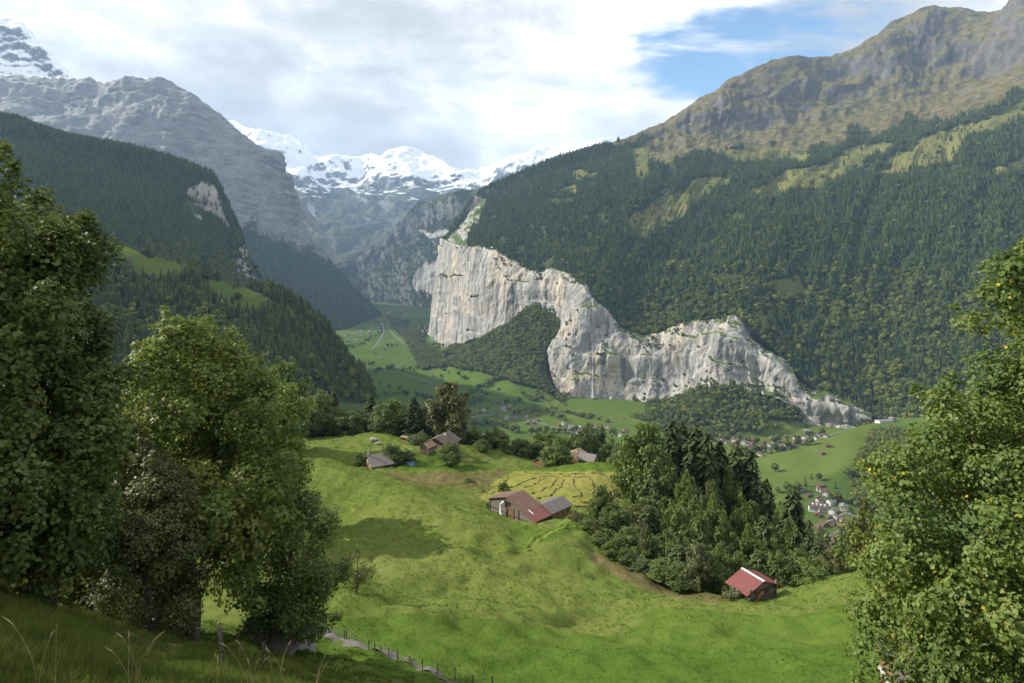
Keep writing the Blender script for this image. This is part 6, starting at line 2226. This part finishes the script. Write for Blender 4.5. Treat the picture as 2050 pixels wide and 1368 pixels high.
for px, py, k, lab in ((1640, 982, 4, 'large chalet with orange-brown roof above the white hotel'), (1641, 975, 1, 'white-walled chalet alone on the green hill above the hotel'), (1658, 895, 1, 'upper red-roofed barn on the green hill'), (1645, 910, 1, 'lower red-roofed barn on the green hill'),
                       (1846, 888, 3, 'dark chalet beyond the ravine beside the huge maple'), (866, 754, 1, 'red-roofed farmhouse on the valley meadow'), (822, 764, 3, 'dark farm barn by the valley road'), (850, 769, 3, 'second farm barn by the valley road'), (750, 709, 1, 'farmhouse amid the middle valley meadow'),
                       (762, 718, 2, 'white sheds on the middle valley meadow'), (815, 738, 1, 'red-roofed house where the valley road bends'), (998, 780, 3, 'lone dark barn on the meadow below the fan'), (790, 670, 3, 'chalet at the upper valley meadow'), (818, 690, 1, 'chalet by the wood edge on the valley floor'),
                       (459, 560, 4, 'small red and white house on the left meadow shelf'), (253, 524, 3, 'dark barn on the left meadow shelf'), (62, 440, 3, 'brown house at the top of the left meadow shelf'), (98, 452, 1, 'red-roofed house on the left meadow shelf'), (146, 438, 0, 'pale house at the wood edge of the left shelf'),
                       (1590, 351, 1, 'red-roofed alpine hut on the high clearing'), (2035, 320, 3, 'brown hut on the small clearing at the right edge'), (1565, 345, 3, 'dark alpine hut at the upper rim of the high clearing'), (1722, 845, 3, 'dark house beside the gondola station')):
    vhouse(px, py, k, '', None, 1.0 if py > 600 or px < 500 else 1.3, label=lab, gap=6)

# hotel and gondola station
p = far_hit(1638, 1022)
hot = House('hotel', p, math.radians(-22), 34, 8, 8, 11, 5, 'long white hotel with dark roof by the road bend', 'hotel', M_PLASTER, M_DARKTILE, ov=(1.5, 1.5), th=0.4, sink=6)
for z_ in (2.0, 5.0, 8.0):
    for x_ in np.arange(-15, 16, 3.0):
        hot.window('n', float(x_), z_, 1.7, 1.7, M_VWOOD)
for x_ in (-10, -3, 4, 11):
    hot.part('dormer', M_PLASTER, [((x_, -5.5, 13.2), (3.0, 3.5, 2.6))])
hot.part('balcony', M_VWOOD, [((0, -8.8, 6.4), (33, 1.4, 0.9))])
p = far_hit(1640, 1082)
if p is not None:
    inn = House('inn', p, math.radians(-40), 20, 8, 8, 8, 5, 'white inn with dark steep roof below the hotel', 'inn', M_PLASTER, M_DARKTILE, ov=(1.2, 1.2), th=0.35, sink=6)
    for x_ in np.arange(-8, 9, 3.2):
        inn.window('n', float(x_), 2.5, 1.6, 1.6, M_VWOOD)
        inn.window('n', float(x_), 5.8, 1.6, 1.6, M_VWOOD)
p = far_hit(1770, 846)
if p is not None:
    st_ = House('cable_car_station', p, math.radians(12), 44, 9, 9, 6, 2.5, 'long pale cable car station at the foot of the wooded slope', 'station', M_PLASTER, M_VGREY, ov=(1.5, 1.5), th=0.4, sink=8)
    st_.part('hall', M_VGREY, [((26, 0, 5), (10, 14, 16))])

# roads and river as sheets draped on the valley
M_ROAD = simple_mat('pale_road', (0.105, 0.10, 0.095), (0.16, 0.155, 0.145), 0.3, 0.95)
M_RIVER = simple_mat('river_water', (0.09, 0.12, 0.125), (0.20, 0.23, 0.23), 0.15, 0.25, 0.5, (1, 0.3, 1))


def drape(name, pts, width, mat, lift=1.2):
    P = [far_hit(*q_) for q_ in pts]
    P = np.array([q_ for q_ in P if q_ is not None])[:, :2]
    C = resamp(catmull(P, np.linspace(0, len(P) - 1, 10 * len(P))), max(20, 14 * len(P)))
    T = np.gradient(C, axis=0)
    T /= np.linalg.norm(T, axis=1, keepdims=True) + 1e-9
    Nn = np.stack([-T[:, 1], T[:, 0]], 1)
    V = []
    for s_ in (-0.5, 0.5):
        Q = C + Nn * width * s_
        V.append(np.array([[x, y, drop(x, y) + lift] for x, y in Q]))
    n = len(C)
    Vv = np.concatenate(V)
    i = np.arange(n - 1)
    f = np.stack([i, n + i, n + i + 1, i + 1], 1)
    o = link(name, make_mesh(name, Vv, f[:, ::-1], mat, True))
    tag(o, kind='structure')


drape('road', [(905, 782), (868, 770), (835, 758), (805, 748), (794, 740), (806, 728), (830, 716), (832, 700), (812, 692)], 7, M_ROAD)
drape('road', [(1470, 900), (1540, 898), (1600, 890), (1650, 876), (1700, 862)], 7, M_ROAD)
drape('road', [(1590, 1040), (1630, 1052), (1660, 1044), (1690, 1030), (1716, 1036), (1740, 1042)], 5, M_ROAD)
drape('road', [(1600, 1100), (1650, 1078), (1680, 1062), (1690, 1045)], 6, M_ROAD)
drape('road', [(930, 838), (990, 832), (1060, 842), (1110, 856), (1200, 872)], 8, M_ROAD)
drape('road', [(1770, 858), (1800, 862), (1830, 876), (1850, 884)], 7, M_ROAD)
drape('road', [(810, 690), (790, 672), (776, 652), (780, 630), (790, 612)], 7, M_ROAD)
drape('river', [(745, 700), (760, 682), (768, 664), (766, 648)], 9, M_RIVER)
drape('river', [(930, 850), (960, 866), (985, 880), (1010, 890), (1060, 905)], 10, M_RIVER)

# valley trees
VT = []


def tree_line(pts, n, where, jit=3.0):
    q_ = resamp(np.array(pts, float), n)
    for x, y in q_:
        VT.append((x + rv.normal() * jit, y + rv.normal() * jit * 0.5, where))


for pts, n, wh in (([(712, 728), (745, 733)], 9, 'in the hedge on the left valley meadow'), ([(752, 746), (790, 736)], 14, 'in the clump left of the valley road bend'), ([(795, 744), (850, 738), (905, 732)], 24, 'in the grove right of the valley road bend'),
                   ([(935, 792), (965, 775), (1000, 757), (1020, 750)], 26, 'in the diagonal hedge below the wooded fan'), ([(940, 802), (1000, 812), (1090, 802)], 16, 'around the valley floor village'), ([(676, 702), (720, 692), (762, 668)], 22, 'along the river by the far hamlet'),
                   ([(745, 640), (758, 652), (764, 668)], 10, 'along the river bend up the valley'), ([(770, 700), (800, 690), (840, 684)], 10, 'by the upper valley meadows'), ([(905, 826), (930, 812), (960, 806)], 14, 'beside the camping ground behind the golden tree'),
                   ([(1030, 830), (1080, 822), (1130, 846)], 14, 'at the foot of the big cliff bulge'), ([(1440, 868), (1500, 862), (1560, 858)], 12, 'above the village below the cliff'), ([(1480, 905), (1560, 905), (1620, 890)], 14, 'along the lower edge of the village below the cliff'),
                   ([(1560, 985), (1600, 985), (1625, 960)], 5, 'on the green hill'), ([(745, 800), (800, 790), (860, 800), (900, 815)], 22, 'in the line of trees behind the terrace spruces'), ([(930, 860), (980, 850), (1040, 868)], 20, 'along the near river bank'),
                   ([(1690, 1065), (1710, 1080), (1725, 1060)], 8, 'beside the road below the hotel'), ([(1060, 870), (1150, 862), (1240, 872)], 16, 'along the road under the cliff'), ([(1440, 880), (1540, 892), (1640, 872)], 14, 'between the houses below the cliff')):
    tree_line(pts, n, wh)
VT += [(x, y, 'standing alone on the valley meadows') for x, y in ((889, 745), (760, 771), (779, 778), (800, 782), (812, 792), (925, 757), (930, 760), (966, 800), (1063, 800), (1076, 804), (1552, 945), (1672, 978), (1676, 1004), (1664, 1006), (1640, 962), (1700, 958), (742, 785), (835, 752), (700, 760))]
for px, py, wh in VT:
    p = far_hit(px, py)
    if p is None or p[1] > 5200 or p[1] < 500:
        continue
    con_ = rv.random() < 0.14
    o = link('spruce_tree' if con_ else 'broadleaf_tree', FARCON[int(rv.integers(5))] if con_ else FARBROAD[int(rv.integers(5))], loc=p - np.array([0, 0, 0.4]))
    h_ = 13 + 10 * rv.random()
    o.scale = (h_ * 1.15, h_ * 1.15, h_)
    o.rotation_euler[2] = rv.random() * 6
    tag(o, ('small dark spruce ' if con_ else 'dark round tree ') + wh, 'tree', ('spruces ' if con_ else 'trees ') + wh)

# waterfall on the big cliff
Pw = cl.P
off = np.array([-0.87, -0.5, 0.0])
line = []
for r_ in range(30, 138, 2):
    wpx, wpy = proj(Pw[r_])
    ci = int(np.argmin(np.abs(wpx - 1189) + 50 * (np.abs(wpy - 700) > 130)))
    if abs(wpx[ci] - 1189) < 6:
        line.append(Pw[r_, ci] + off * 3.0)
line = np.array(sorted(line, key=lambda q_: -q_[2]))
line[:, :2] = np.stack([np.convolve(np.pad(line[:, k], 3, 'edge'), np.ones(7) / 7, 'valid') for k in (0, 1)], 1) + off[:2] * 3.0
t = np.linspace(0, 1, len(line))
wd = (0.6 + 2.6 * t + 0.5 * np.sin(t * 40))[:, None] * np.array([0.5, -0.87, 0.0])
m_, w, out, co = new_mat('falling_water')
b = pbsdf(w, 0.6, 0.3)
b.inputs['Base Color'].default_value = (0.75, 0.78, 0.80, 1)
b.inputs['Alpha'].default_value = 0.22
w.l(b.outputs[0], out.inputs[0])
n = len(line)
V = np.concatenate([line - wd, line + off * 1.2, line + wd])
i = np.arange(n - 1)
f = np.concatenate([np.stack([i, n + i, n + i + 1, i + 1], 1), np.stack([n + i, 2 * n + i, 2 * n + i + 1, n + i + 1], 1)])
tag(link('waterfall', make_mesh('waterfall', V, f, m_, True)), 'thin white waterfall veil falling down the pale cliff', 'waterfall')


# ------------------------------------------------------------------ haze in the air of the valley
mb = MB()
mb.box((-500.0, 7000.0, 1450.0), (34000.0, 20500.0, 3990.0))
m, w, out, co = new_mat('valley_haze')
pv = w.n('ShaderNodeVolumePrincipled')
pv.inputs['Color'].default_value = (0.42, 0.66, 1.0, 1.0)
pv.inputs['Density'].default_value = 3.3e-5
pv.inputs['Anisotropy'].default_value = 0.1
w.l(pv.outputs[0], out.inputs['Volume'])
hz = mb.build('haze', m)
tag(hz, 'thin blue air haze filling the whole valley', 'haze', kind='stuff')
hz.display_type = 'WIRE'
